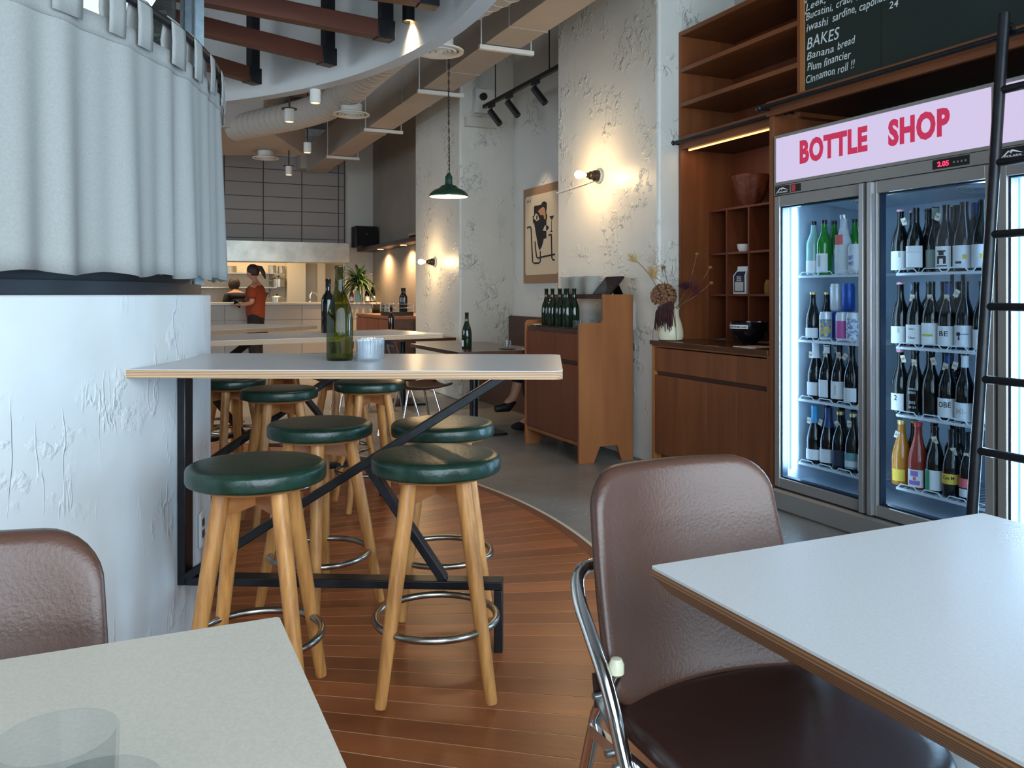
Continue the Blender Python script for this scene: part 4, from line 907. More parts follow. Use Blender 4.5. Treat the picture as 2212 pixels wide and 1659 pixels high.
    for cx in (.33, .95):
        for r_ in (.03, .05, .07, .09): MB().tube([(cx+r_*math.cos(R(15*k)), .34+r_*math.sin(R(15*k))*1.0, 1.642-.12*(.34+r_*math.sin(R(15*k))-.34)-.006) for k in range(24)], .003, 5, closed=True).build('fan_grille', 'wire_white', fh)
    return t
SHZ = (1.262, .917, .60, .258)
S1 = 1.183
fridge(S1, 'two door drinks fridge with lit BOTTLE SHOP header full of bottles', True)
fridge(S1+FW+.012, 'second drinks fridge cut off by the right frame edge behind the ladder', False)
for k, sx in enumerate((S1, S1+FW+.012)):
    for q in (0, 1, 2):
        x = sx+(.1, FW/2, FW-.1)[q]
        area('fridge_led_light', W(x, FT+.09, .92), (R(90), 0, RZ+R(180)+(R(-40), 0, R(40))[q]), .03, 1.4, 11, (.50, .76, 1.0))
# bottles on the fridge shelves: (pixel x, row depth, kind ...)
def shelfset(door, idx, items):
    z = SHZ[idx]+.0005; P = []
    for (x, row, lab, kw) in items:
        tt = FT+.165+row*.095
        rr_ = max(r for r, q in PROF[kw.get('kind', 'burg')])*kw.get('sc', 1)
        P.append([ws(x, tt), tt, rr_])
    for it in range(120):          # stand the bottles clear of each other
        for i in range(len(P)):
            for j in range(i):
                a, b = P[i], P[j]; dx, dy = a[0]-b[0], a[1]-b[1]; d = math.hypot(dx, dy); need = a[2]+b[2]+.0025
                if d < need:
                    e = (need-d)/2/max(d, 1e-4); fx = .12 if abs(dy) > .03 else .8; a[0] += dx*e*fx; b[0] -= dx*e*fx; a[1] += dy*e; b[1] -= dy*e
        for a in P: a[1] = max(a[1], FT+.125+a[2]); a[0] = min(max(a[0], S1+door*FW/2+(.08 if door == 0 else .0)+a[2]), S1+(door+1)*FW/2-(.08 if door else .025)-a[2])
    for (x, row, lab, kw), (ss, tt, q) in zip(items, P):
        bottle(lab, W(ss, tt, z), rz=RZ+R(14+random.uniform(-8, 8)), group='bottles and cans in the drinks fridge', **kw)
WL = (.03, .1, 62)
def k_(**a): return a
p1 = ', top shelf behind left fridge door'
shelfset(0, 0, [(1750, 0, 'pale clear bottle with black cap' + p1, k_(kind='sake', glass='glass_pale', cap=.02, label=(.01, .075, 65))),
    (1773, 0, 'bright green bottle with white label' + p1, k_(kind='sake', glass='glass_green', cap=.018, label=(.01, .11, 65), extra=[(-20, 10, .04, .1, 'grey_print')])),
    (1793, .5, 'green bottle with grey label set back' + p1, k_(kind='sake', glass='glass_green', cap=.018, label=(.01, .1, 60), lmat='label_teal')),
    (1821, 0, 'white paper wrapped bottle with pink tag' + p1, k_(kind='sparkle', glass='wrap_white', cap=.02, capmat='cap_silver', label=(.15, .2, 30), lmat='label_coral')),
    (1836, .6, 'green bottle behind the wrapped one' + p1, k_(kind='sake', glass='glass_green', cap=.018)),
    (1846, -.1, 'white can with blue lettering' + p1, k_(kind='can', glass='can_white', name='drink_can', cat_='can', label=(.02, .12, 70), ltext=[('GREAT', .03, .02, .07, 'can_blue'), ('WHITE', .03, .02, .04, 'can_blue')]))])
p2 = ', second shelf behind left fridge door'
shelfset(0, 1, [(1745, 0, 'dark bottle with plain white label' + p2, k_(kind='sparkle', glass='glass_dark', cap=.015, capmat='cap_gold', label=(.01, .075, 70), sc=.83)),
    (1763, .5, 'dark bottle with gold cap set back' + p2, k_(kind='sparkle', glass='glass_dark', cap=.015, capmat='cap_gold', sc=.83)),
    (1768, .15, 'short plain white can' + p2, k_(kind='can', glass='can_white', name='drink_can', cat_='can')),
    (1783, -.1, 'yellow and blue illustrated can' + p2, k_(kind='can', glass='can_white', name='drink_can', cat_='can', label=(.015, .11, 85), lmat='can_yellow')),
    (1804, .35, 'dark blue can between the front cans' + p2, k_(kind='can', glass='can_blue', name='drink_can', cat_='can')),
    (1819, -.1, 'pink labelled can' + p2, k_(kind='can', glass='can_white', name='drink_can', cat_='can', label=(.015, .105, 85), lmat='can_pink')),
    (1842, -.1, 'blue and white patterned can' + p2, k_(kind='can', glass='can_white', name='drink_can', cat_='can', label=(.015, .12, 85), lmat='can_art'))])
for (x, g_, lab) in ((1807, 'can_white', 'silver white can stacked in the upper can row'), (1833, 'can_blue', 'royal blue can stacked in the upper can row')):
    bottle(lab + p2, W(ws(x, FT+.23), FT+.23, SHZ[1]+.149), kind='can', glass=g_, name='drink_can', cat_='can', group='bottles and cans in the drinks fridge')
p3 = ', third shelf behind left fridge door'
shelfset(0, 2, [(1752, 0, 'dark bottle with white foil neck' + p3, k_(kind='sparkle', cap=.085, capmat='cap_white', label=(.02, .09, 45), tagp=(-.015, .25, 8))),
    (1778, 0, 'dark bottle with narrow white label, second' + p3, k_(kind='burg', cap=.05, capmat='cap_white', label=(.02, .11, 45), tagp=(.0, .26, -6))),
    (1805, 0, 'dark bottle with small figure on its label' + p3, k_(kind='burg', cap=.04, label=(.02, .11, 58), extra=[(-6, 4, .04, .09, 'grey_print')], tagp=(.004, .26, -5))),
    (1834, 0, 'dark bottle with low square label, fourth' + p3, k_(kind='burg', label=(.015, .085, 52), tagp=(-.02, .255, 35))),
    (1768, 1, 'dark bottle in the back row, first' + p3, k_(kind='burg', tagp=(0, .28, 0))), (1794, 1, 'dark bottle in the back row, second' + p3, k_(kind='burg', tagp=(0, .28, -8))),
    (1818, 1, 'dark bottle in the back row, third' + p3, k_(kind='burg', tagp=(0, .285, 5))), (1843, 1, 'dark bottle in the back row, fourth' + p3, k_(kind='burg', tagp=(0, .28, 12)))])
p4 = ', bottom shelf behind left fridge door'
shelfset(0, 3, [(1752, 0, 'sparkling bottle with bright blue foil' + p4, k_(kind='sparkle', cap=.09, capmat='cap_blue', label=(.02, .075, 75), tagp=(-.02, .24, 8))),
    (1778, 0, 'sparkling bottle with navy foil' + p4, k_(kind='sparkle', cap=.1, capmat='cap_navy', label=(.02, .09, 75), tagp=(-.03, .24, 20))),
    (1807, 0, 'dark bottle with dark patterned label' + p4, k_(kind='burg', label=(.02, .1, 75), lmat='label_dark', cap=.02, capmat='cap_gold', tagp=(-.015, .245, -30))),
    (1832, 0, 'dark bottle with gold cap and picture label' + p4, k_(kind='burg', label=(.02, .1, 62), lmat='label_teal', cap=.02, capmat='cap_gold', extra=[(-50, 50, .03, .06, 'label_white')], tagp=(-.012, .26, 5))),
    (1853, 0, 'dark bottle half hidden by the door frame' + p4, k_(kind='burg', label=(.02, .1, 50), cap=.02, tagp=(0, .25, 0))),
    (1770, 1, 'dark bottle in the back row, left' + p4, k_(kind='sparkle')), (1798, 1, 'dark bottle in the back row, middle' + p4, k_(kind='sparkle')), (1824, 1, 'dark bottle in the back row, right' + p4, k_(kind='burg', cap=.04, capmat='cap_navy'))])
q1 = ', top shelf behind right fridge door'
shelfset(1, 0, [(1938, 0, 'dark bottle with pink cap and sketched label' + q1, k_(cap=.01, capmat='cap_pink', label=(.01, .1, 62), extra=[(12, 26, .07, .095, 'grey_print')], tagp=(.02, .255, -15))),
    (1975, 0, 'dark bottle with white neck bands' + q1, k_(cap=.06, capmat='cap_black', label=(.02, .12, 62), extra=[(-45, 45, .09, .092, 'grey_print')])),
    (1956, .9, 'dark bottle with pink cap set back' + q1, k_(cap=.012, capmat='cap_pink')),
    (2000, .8, 'dark bottle with white bands set back' + q1, k_(cap=.05)),
    (2018, .35, 'dark bottle with pale cork and dull green label' + q1, k_(cap=.055, capmat='label_dull', label=(.02, .1, 50), lmat='label_dull')),
    (2044, 0, 'dark bottle with black semicircle artwork label' + q1, k_(label=(.01, .11, 58), extra=[(-26, 26, .085, .092, 'ink'), (-16, 16, .07, .085, 'ink'), (-28, -12, .032, .066, 'ink'), (12, 28, .032, .066, 'ink'), (-24, 24, .055, .068, 'ink'), (-34, 34, .02, .025, 'ink')], tagp=(-.02, .26, 25))),
    (2088, 0, 'dark bottle with yellow dot label' + q1, k_(kind='sparkle', label=(.01, .11, 62), extra=[(10, 30, .05, .07, 'label_yellow'), (-30, 5, .03, .04, 'label_dark')])),
    (2113, 0, 'dark bottle with yellow dot label beside the ladder' + q1, k_(kind='sparkle', label=(.01, .11, 62), extra=[(10, 30, .05, .07, 'label_yellow')])),
    (2070, .9, 'tall dark bottle in shadow at the back' + q1, k_(kind='sparkle')), (2100, 1, 'tall dark bottle with pale ring at the back' + q1, k_(kind='sparkle', cap=.05, capmat='cap_navy'))])
q2 = ', second shelf behind right fridge door'
shelfset(1, 1, [(1936, 0, 'dark bottle with pink cap and sketched label' + q2, k_(cap=.01, capmat='cap_pink', label=(.01, .09, 62), extra=[(12, 26, .06, .085, 'grey_print')])),
    (1967, 0, 'dark bottle with handwritten white label' + q2, k_(label=(.01, .1, 62), ltext=[('Cossy r', .03, .01, .075, 'ink'), ('F Emme', .03, .01, .035, 'ink')], tagp=(-.005, .24, 12))),
    (2012, 0, 'dark bottle with lime stroke label' + q2, k_(label=(.01, .11, 62), extra=[(-40, 30, .05, .06, 'label_lime')], cap=.06, capmat='cap_black', tagp=(.0, .24, -8))),
    (2047, 0, 'dark bottle with black BE lettering' + q2, k_(label=(.01, .1, 66), ltext=[('BE', .04, .022, .055, 'ink')], cap=.07, capmat='cap_navy', tagp=(.004, .24, 0))),
    (2080, 0, 'dark bottle with drawn bird label' + q2, k_(label=(.01, .105, 62), extra=[(-30, -5, .06, .075, 'navy_print'), (-5, 40, .066, .069, 'navy_print'), (-18, -8, .04, .058, 'navy_print')], tagp=(-.02, .26, 30))),
    (2112, 0, 'dark bottle half hidden behind the ladder' + q2, k_(label=(.01, .09, 40))),
    (1950, 1, 'dark bottle with striped label at the back left' + q2, k_(cap=.04, capmat='cap_silver')), (1985, 1, 'dark bottle in the back row, second' + q2, k_(kind='bord')), (2030, 1, 'dark bottle in the back row, third' + q2, k_(kind='bord')), (2064, 1, 'dark bottle in the back row, fourth' + q2, k_(kind='bord'))])
q3 = ', third shelf behind right fridge door'
shelfset(1, 2, [(1936, 0, 'dark bottle with pink cap and single scrawled numeral' + q3, k_(cap=.014, capmat='cap_pink', label=(.01, .09, 50), ltext=[('2', .014, .024, .058, 'ink')], tagp=(.02, .27, -12))),
    (1970, 0, 'dark bottle with white writing on the glass' + q3, k_(cap=.01, label=(.005, .006, 20), lmat='glass_dark', ltext=[('BIANCO', .035, .01, .115, 'chalk'), ('MACERATO', .035, .01, .098, 'chalk'), ('2018', .03, .014, .05, 'chalk'), ('AM 13.4', .035, .01, .03, 'chalk')], tagp=(0, .255, 0))),
    (2003, 0, 'dark bottle with thin circle line and no label' + q3, k_(tagp=(.012, .27, -15))),
    (2035, 0, 'dark bottle with black OBE lettering' + q3, k_(cap=.05, capmat='cap_navy', label=(.01, .095, 66), ltext=[('OBE', .055, .024, .055, 'ink')], tagp=(.0, .25, 15))),
    (2071, 0, 'bottle with white foil and MI lettering' + q3, k_(cap=.06, capmat='cap_white', label=(.005, .085, 66), ltext=[('MI-', .045, .026, .035, 'grey_print')], tagp=(-.03, .26, 18))),
    (2102, 0, 'dark bottle beside the ladder stile' + q3, k_(label=(.01, .1, 40))),
    (1952, 1, 'dark bottle with red top at the back left' + q3, k_(cap=.03, capmat='cap_red')), (1988, 1, 'dark bottle at the back, second' + q3, k_()), (2020, 1, 'dark bottle at the back, third' + q3, k_()), (2055, 1, 'dark bottle at the back, fourth' + q3, k_(kind='bord'))])
q4 = ', bottom shelf behind right fridge door'
shelfset(1, 3, [(1938, 0, 'amber orange bottle with pale gold cap' + q4, k_(glass='glass_orange', kind='sparkle', cap=.02, capmat='cap_gold', label=(.02, .075, 40), lmat='label_yellow', tagp=(-.008, .25, 20))),
    (1972, 0, 'rosy red bottle with red cap and purple face label' + q4, k_(glass='glass_pink', kind='sparkle', cap=.016, capmat='cap_red', label=(.01, .09, 50), lmat='label_white', extra=[(-35, 30, .02, .04, 'label_purple'), (-25, 20, .06, .085, 'label_purple'), (-8, 8, .042, .058, 'label_coral')])),
    (1996, .4, 'dark bottle with white round stamp label set back' + q4, k_(label=(.02, .1, 60), extra=[(5, 30, .075, .09, 'ink')], tagp=(.01, .255, 15))),
    (2020, -.1, 'dark bottle with green and white split label' + q4, k_(label=(.015, .105, 72), extra=[(-52, -10, .016, .104, 'label_green')], tagp=(0, .255, -18))),
    (2059, 0, 'dark bottle with yellow label and bold script' + q4, k_(label=(.06, .105, 72), lmat='label_yellow', ltext=[('Cue M', .05, .016, .08, 'ink')], tagp=(.012, .22, -12))),
    (2087, 0, 'dark bottle with coral label' + q4, k_(label=(.06, .1, 60), lmat='label_coral', extra=[(-40, 30, .02, .055, 'label_white')], tagp=(0, .21, 0))),
    (1955, 1, 'beer bottle with white crown cap at the back left' + q4, k_(kind='burg', glass='glass_brown', cap=.016, capmat='cap_gold')), (1990, 1, 'beer bottle with white crown cap at the back, second' + q4, k_(kind='burg', glass='glass_brown', cap=.016, capmat='cap_gold')),
    (2040, 1, 'dark bottle at the back, third' + q4, k_(kind='bord')), (2070, 1, 'dark bottle at the back, fourth' + q4, k_(kind='bord'))])
# ------------------------------------------------------------------ lamps
def sconce(lab, s_, z, power):
    t = thing('wall_lamp', lab, 'lamp', W(s_, 0, z), RZ)
    m = Matrix.Rotation(R(90), 4, 'X')   # local z -> -y (out of the wall)
    MB().lathe([(0, 0), (.058, 0), (.058, .012), (.05, .018), (0, .018)], 30).xf(m).build('backplate', 'porcelain', t)
    MB().lathe([(0, .018), (.042, .018), (.044, .03), (.04, .05), (.032, .056), (.03, .085), (.02, .09), (.018, .12), (0, .12)], 28).xf(m).build('lamp_holder', 'dark_bronze', t)
    MB().lathe([(.013, .12), (.016, .135), (.028, .16), (.031, .178), (.027, .197), (.014, .208), (0, .21)], 24).xf(m).build('bulb', 'bulb', t)
    point('bulb_light', W(s_, -.25, z), power, WARM, .03)
    return t
sconce('bare bulb wall lamp on the large plaster pier', -.78, 2.055, 7)
sconce('bare bulb wall lamp on the far plaster pier', -4.585, 1.535, 7)
cd = MB().tube([(-.74, -.012, 2.035), (-1.0, -.012, 2.02), (-1.46, -.012, 2.0)], .008, 8).build('conduit', 'white_metal', loc=W(0,0), rz=RZ)
tag(cd, 'thin white conduit running across the pier to the wall lamp', 'conduit')
px, py, pz = -.531, 7.0, 1.975
t = thing('pendant_lamp', 'dark green enamel pendant lamp hanging on a chain', 'lamp', (px, py, pz))
MB().lathe([(.164, 0), (.166, .005), (.158, .024), (.138, .045), (.11, .062), (.085, .071), (.078, .074), (.072, .084), (.055, .096), (.034, .102), (.03, .128)], 40).build('shade', 'lamp_green', t, smooth=60)
MB().lathe([(.162, .002), (.154, .022), (.134, .042), (.106, .058), (.06, .068), (0, .07)], 36).build('shade_inner', 'lamp_inner', t, smooth=60)
MB().lathe([(0, .128), (.03, .126), (.03, .17), (.02, .185), (.012, .2), (0, .2)], 20).build('lamp_cap', 'lamp_green', t)
MB().ball((0, 0, .03), .026, 14, 8).build('bulb', 'bulb', t)
ln = .034; k = 0; z = .2
while z < 2.0:
    a = k % 2; pts = [(.007*math.cos(R(30*q))*(1-a), .007*math.cos(R(30*q))*a, z+ln*.5+.021*math.sin(R(30*q))) for q in range(12)]
    MB().tube(pts, .0022, 5, closed=True).build('chain_link', 'dark_bronze', t); z += ln; k += 1
MB().tube([(.008, .004, .2), (-.006, .006, .8), (.006, -.004, 1.3), (0, 0, 2.02)], .003, 6).build('flex', 'black_matt', t)
point('pendant_light', (px, py, pz+.0), 5, WARM, .05)
t = thing('track_light', 'black ceiling track with three spotlights in the recess between piers', 'lamp', W(-3.32, .1, 3.09), RZ)
MB().box(0, 1.9, -.018, .018, 0, .035).build('track', 'black_matt', t)
for q in (.3, 1.5): MB().tube([(q, 0, .035), (q, 0, CEIL-3.09)], .006, 6).build('suspension_rod', 'black_matt', t)
for px_, lx in ((1068, .0), (1106, 0), (1163, 0)):
    x = ws(px_-6, .1)+3.32
    h = MB().box(x-.06, x+.06, -.016, .016, -.03, 0).build('adapter', 'black_matt', t)
    MB().tube([(x, 0, -.03), (x+.01, .0, -.06)], .008, 8).build('pivot', 'black_matt', h)
    MB().tube([(x-.02, -.01, -.06), (x+.075, .06, -.21)], .032, 20).build('spot_head', 'black_matt', h)
spot('track_spot_light', W(-2.9, .16, 2.85), W(-3.0, .62, 1.9), 14, (1, .78, .55), 46, .7)
def cyl_lamp(lab, p, zt, mat='white_metal', r=.045, h=.12, plate=True, power=0):
    t = thing('spot_pendant', lab, 'lamp', p, 0, 'small cylinder spotlights')
    MB().lathe([(0, h), (r, h), (r, .0), (r-.006, 0), (r-.006, .02)], 24).build('housing', mat, t)
    MB().lathe([(0, .015), (r-.007, .015)], 20).build('lens', 'spot_warm', t)
    if zt-p[2]-h > .02:
        MB().tube([(0, 0, h), (0, 0, zt-p[2])], .009, 8).build('rod', 'black_matt', t)
        if plate: MB().lathe([(0, h), (.075, h), (.075, h+.006), (0, h+.006)], 24).build('collar_disc', 'black_matt', t)
    if power: spot('cylinder_spot_light', (p[0], p[1], p[2]-.01), (p[0], p[1], 0), power, (1, .76, .5), 95, .8)
cyl_lamp('white cylinder spotlight on a black rod below the spiral duct', at(625, 263, 8.0), CEIL, power=110)
cyl_lamp('white cylinder spotlight under the drum rim', Vector((at(681, 210, 5.5).x, 5.5, 2.42)), ZR, h=.088, r=.035, power=12)
cyl_lamp('white cylinder spotlight beside the far duct end', at(664, 330, 10.0), CEIL, plate=False, power=110)
cyl_lamp('far white cylinder spotlight in front of the grid panels', at(624, 378, 11.5), 3.14, power=110)
cyl_lamp('black can spotlight inside the drum next to the top beam', Vector((at(883, 45, 4.62).x, 4.62, 2.67)), 2.79, mat='black_steel', r=.036, h=.1, power=14)
# box and ledge high on the second pier
o = thing('control_box', 'pale electrical box with black knob high on the far pier', 'box', W(-3.774, .25, 3.13), RZ)
MB().box(0, .1, -.1, .12, 0, .26).build('housing', 'white_metal', o, bevel=.004)
MB().tube([(.1, -.02, .17), (.14, -.02, .17)], .04, 16).build('knob', 'black_matt', o)
tag(MB().box(0, .08, 0, .36, 0, .1).build('wall_ledge', 'plaster_wall', loc=W(-3.774, .05, 2.98), rz=RZ), 'plaster ledge under the electrical box on the far pier', 'ledge')
# socket on the round wall
a = 9; o = thing('wall_socket', 'white double power socket low on the round wall', 'socket', ccp(a, RC+.001, .27), R(a))
MB().box(0, .008, -.04, .04, 0, .12).build('cover_plate', 'white_metal', o, bevel=.002)
for z in (.03, .07): MB().box(.008, .011, -.015, .015, z, z+.024).build('outlet', 'fridge_dark', o)
# ------------------------------------------------------------------ picture
tp_ = .62
def art(cx, cy, off=0):
    x = 1120+cx/6.383; y = 380+cy/6.383; s_ = ws(x, tp_); return (s_, wz(y, s_, tp_))
A = art(75, 190); B = art(95, 1480)
sL = ws(1133, tp_); zT, zB = 2.28, 1.275; sR = sL+.86
t = thing('wall_painting', 'abstract black line painting of faces on a brown canvas in the recess', 'painting', W(sL, tp_, zB), RZ)
MB().box(0, sR-sL, -.012, .018, 0, zT-zB).build('canvas', 'canvas_brown', t)
MB().prism([(x, z) for x, z in rrect(.05, sR-sL-.05, .085, zT-zB-.085, .04)], -.0135, -.012, 'y').build('cream_field', 'canvas_cream', t)
def ap(c): s_, z = art(*c); return (s_-sL, z-zB)
def blob(P, mat='ink', y=-.0145): MB().prism([ap(p) for p in P], y, -.0135, 'y').build('painted_shape', mat, t, smooth=0)
blob([(230,430),(245,410),(290,408),(330,395),(350,355),(385,352),(408,375),(408,430),(398,500),(412,545),(408,600),(402,615),(402,860),(365,870),(355,920),(335,985),(305,1030),(285,960),(240,700),(232,650),(218,655),(212,560),(232,545)])
blob([(282,490),(330,445),(360,425),(382,455),(392,520),(392,600),(375,600),(362,540),(318,540),(300,505)], 'skin_paint', -.0152)
blob([(225,585),(258,515),(285,540),(305,600),(270,625)], 'canvas_cream', -.0152); blob([(262,560),(272,535),(282,570),(278,605),(264,605)], 'ink', -.0158)
blob([(352,755),(380,690),(398,680),(398,760)], 'canvas_cream', -.0152); blob([(402,680),(425,690),(434,715),(420,745),(402,750)])
blob([(443,560),(508,545),(478,612)]); blob([(455,775),(472,740),(488,775)])
def line(P, r=.009):
    MB().tube([(ap(p)[0], -.0135, ap(p)[1]) for p in P], r, 6).build('painted_line', 'ink', t)
line([(140,718),(160,705),(188,706),(194,740),(200,900),(215,1190),(240,1203),(300,1200),(320,1180),(320,1035)])
line([(247,905),(255,1010),(270,1120),(290,1135),(330,1120),(520,1080)]); line([(474,615),(474,745)], .004)
line([(438,822),(455,805),(474,808),(476,960),(480,1130),(490,1155),(515,1160)])
text('signature', 'Ani.23', .1, .03, 'ink', t, (.09, -.0142, zT-zB-.15), depth=.0005)
# ------------------------------------------------------------------ dining area along the wall
def wtable(lab, sa, sb, ta_, tb__, z=.72, g='dark dining tables along the wall'):
    t = thing('dining_table', lab, 'table', W((sa+sb)/2, (ta_+tb__)/2, 0), RZ, g); hx, hy_ = abs(sb-sa)/2, abs(tb__-ta_)/2
    MB().prism(rrect(-hx, hx, -hy_, hy_, .02), z-.03, z).build('tabletop', 'wood_top_dark', t)
    MB().tube([(0, 0, .02), (0, 0, z-.03)], .035, 14).build('column', 'black_steel', t); MB().box(-.25, .25, -.2, .2, 0, .02).build('base', 'black_steel', t)
wtable('dark dining table beyond the nearest bar table, set with a bottle and a glass', -2.4, -1.2, -.99, -.25)
wtable('dark dining table farther back, with a brown bottle', -4.5, -3.2, -.99, -.25)
bottle('olive wine bottle with small white label on the dark dining table', W(-1.55, -.78, .72), 'burg', 'glass_darkgreen', label=(.02, .07, 30), sc=.98)
tumbler('clear short tumbler on a saucer on the dark dining table', W(-1.38, -.5, .7255), .04, .06, 'glass_clear', 0)
tag(MB().lathe([(0, 0), (.05, 0), (.07, .005), (0, .004)], 24).build('saucer', 'fridge_dark', loc=W(-1.38, -.5, .7202)), 'dark saucer under the short tumbler', 'saucer')
tag(MB().box(-.04, .04, -.03, .03, 0, .002).build('napkin', 'white_paper', loc=W(-1.3, -.36, .7203), rz=RZ), 'folded white napkin on the dark dining table', 'napkin')
tag(MB().lathe([(0, 0), (.02, 0), (.026, .015), (.022, .034), (.014, .04), (0, .04)], 18).build('pepper_pot', 'black_glaze', loc=W(-1.26, -.27, .7203)), 'small black pot on the dark dining table edge', 'pot')
bottle('slim brown bottle on the farther dining table', W(-4.0, -.7, .72), 'bord', 'glass_brown', sc=1.0)
def shell_chair(lab, p, rz):
    t = thing('dining_chair', lab, 'chair', p, rz, 'dark shell chairs with chrome legs')
    def sh(u, v):
        x = (u-.5)*.44; 
        if v < .55: y = .2-.42*v/.55; z = .45-.025*math.sin(math.pi*v/.55)+.03*(abs(u-.5)*2)**3
        else:
            q = (v-.55)/.45; y = -.22-.07*q+.05*(abs(u-.5)*2)**2; z = .45+.02+.33*q
        w_ = 1-.12*max(0, v-.8)*5*(abs(u-.5)*2)
        return (x*w_, y, z)
    MB().grid(sh, 10, 18).build('seat_shell', 'wood_dark', t, solid=.012, smooth=70)
    for sx in (-1, 1):
        for sy in (-1, 1): MB().tube([(sx*.12, sy*.1-.02, .425), (sx*.2, sy*.2-.02, .012)], .009, 10).build('leg', 'chrome', t)
    MB().tube([(-.15, -.07, .25), (.15, -.07, .25)], .006, 8).build('stretcher', 'chrome', t)
    MB().tube([(-.215, -.29, .7), (-.17, -.3, .79), (0, -.305, .815), (.17, -.3, .79), (.215, -.29, .7)], .008, 8).build('back_rim', 'chrome', t)
    return t
sc_ = shell_chair('dark shell chair with chrome legs at the near end of the dark dining table', W(-1.5, -1.2, 0), RZ)
dup(sc_, W(-2.1, -1.22, 0), RZ+R(6), 'dark shell chair with chrome legs, second along the dark dining table')
dup(sc_, W(-3.5, -1.2, 0), RZ, 'dark shell chair at the farther dining table')
t = thing('banquette_bench', 'dark wooden bench built into the recess behind the sideboard', 'bench', W(-3.7, 0, 0), RZ)
MB().box(0, 2.15, .1, .55, .40, .45).build('seat', 'wood_dark', t); MB().box(0, 2.15, .55, .62, 0, .92).build('backrest', 'wood_dark', t); MB().box(0, 2.15, .2, .55, .0, .4).build('base', 'wood_dark', t)
MB().box(2.15, 2.19, -.2, .62, 0, .86).build('end_panel', 'wood_dark', t)
# service cabinet at the back
t = thing('service_cabinet', 'low dark brown service cabinet at the far end under the lit shelf', 'cabinet', W(-7.2, -.3, 0), RZ)
MB().box(0, 1.8, .02, .9, .06, .84).build('body', 'wood_dark', t); MB().box(-.01, 1.81, 0, .9, .84, .88).build('worktop', 'wood_v', t, bevel=.002); MB().box(.05, 1.75, .06, .9, 0, .06).build('plinth', 'black_matt', t)
for k in range(3): MB().box(.01+.6*k, .595+.6*k, 0, .02, .1, .83).build('door', 'wood_red', t)
for k in range(2): bottle('tall black wine bottle on the far service cabinet, %s' % ('left' if k == 0 else 'right'), W(-5.75+.1*k, -.05, .931), 'bord', 'glass_dark', sc=1.02)
for k in range(6): tumbler('upturned wine glass %s' % ('in the far left of the row', 'second in the row', 'third in the row', 'fourth in the row', 'fifth in the row', 'last in the row')[k] + ' on the service cabinet', W(-6.35+.09*(k % 3), -.15+.1*(k//3), .8805), .034, .13, 'glass_clear', 0)
ct = thing('wire_crate', 'dark wire bottle crate on the far service cabinet', 'crate', W(-5.75, -.12, .8805), RZ)
MB().box(-.2, .2, -.16, .16, 0, .05).build('tray', 'black_matt', ct)
for z in (.1, .15): MB().tube([(-.2, -.16, z), (.2, -.16, z), (.2, .16, z), (-.2, .16, z)], .004, 6, closed=True).build('wire_hoop', 'zinc', ct)
for (x, y) in ((-.2, -.16), (.2, -.16), (.2, .16), (-.2, .16), (0, -.16), (0, .16)): MB().tube([(x, y, .05), (x, y, .15)], .004, 6).build('wire_post', 'zinc', ct)
# lit shelf on the dark wall
t = thing('lit_wall_shelf', 'dark wooden wall shelf with warm downlights at the far end', 'shelf', W(-9.77, .34, 1.9), RZ)
MB().box(.01, 4.4, 0, .285, 0, .06).build('board', 'wood_dark', t)
for x in (1.0, 2.3, 3.4):
    MB().lathe([(0, 0), (.05, 0), (.05, -.006), (0, -.006)], 20, (x, .15, 0)).build('downlight', 'spot_warm', t)
    spot('shelf_downlight', W(-9.77+x, .44, 1.88), W(-9.77+x, .48, .8), 60, (1, .62, .30), 150, .9)
sp_ = thing('loudspeaker', 'black loudspeaker on the far wall shelf', 'speaker', W(-9.6, .36, 1.9605), RZ)
MB().box(0, .3, -.16, .22, 0, .36).build('cabinet', 'black_matt', sp_, bevel=.012); MB().box(.3, .31, -.14, .2, .02, .34).build('grille', 'black_glaze', sp_); MB().ball((.312, .03, .22), .012, 8, 6).build('badge', 'zinc', sp_)
bottle('dark bottle standing on the far wall shelf next to the pier', W(-6.2, .45, 1.9605), 'bord', 'glass_dark')
tag(MB().box(-.02, .02, -.1, .1, 0, .3).build('menu_book', 'white_paper', loc=W(-6.42, .47, 1.9605), rz=RZ), 'white upright book beside the bottle on the far shelf', 'book')
for k in range(2): tag(MB().box(-.12, .12, -.09, .09, 0, .035).build('flat_book', ('cloth_dark', 'kraft')[k], loc=W(-6.72, .47, 1.9605+.0355*k), rz=RZ+R(6*k)), ('dark book lying flat on the far shelf', 'brown book lying on top of the dark one on the far shelf')[k], 'book')
# ------------------------------------------------------------------ open kitchen at the back
KT0, KT1 = -5.5, .127; KZ = 1.0
wb = struct('wall_back', MB().box(SB-.12, SB, KT1, TR+.1, 0, CEIL).box(SB-.12, SB, TL, KT0, 0, CEIL).box(SB-.12, SB, KT0, KT1, 1.69, CEIL).box(SB-.12, SB, KT0, KT1, 0, .98), 'plaster_wall')
bk = thing('bulkhead_panels', 'grid of grey panels above the kitchen hood', 'panelling', W(SB, 0, 2.03), RZ)
MB().box(.002, .03, KT0, KT1, 0, 1.46).build('backing', 'grout_dark', bk)
tpn = MB().box(0, .018, -.345, .345, -.108, .108).mesh('panel', 'tile_grey', 0)
tw_ = .70; zz = 1.46
vx = [wt(743, SB), wt(730, SB), wt(651, SB), wt(568, SB), wt(484, SB)]
while vx[-1] > KT0+.7: vx.append(vx[-1]-.70)
hz_ = [1.46-.232*k for k in range(8)]
hz_ = [z for z in hz_ if z > 0]+[0]
for a, b in zip(vx, vx[1:]):
    for c, d in zip(hz_, hz_[1:]):
        MB().box(.03, .045, b+.009, a-.009, d+.007, c-.007).build('panel', 'tile_grey', bk, smooth=0)
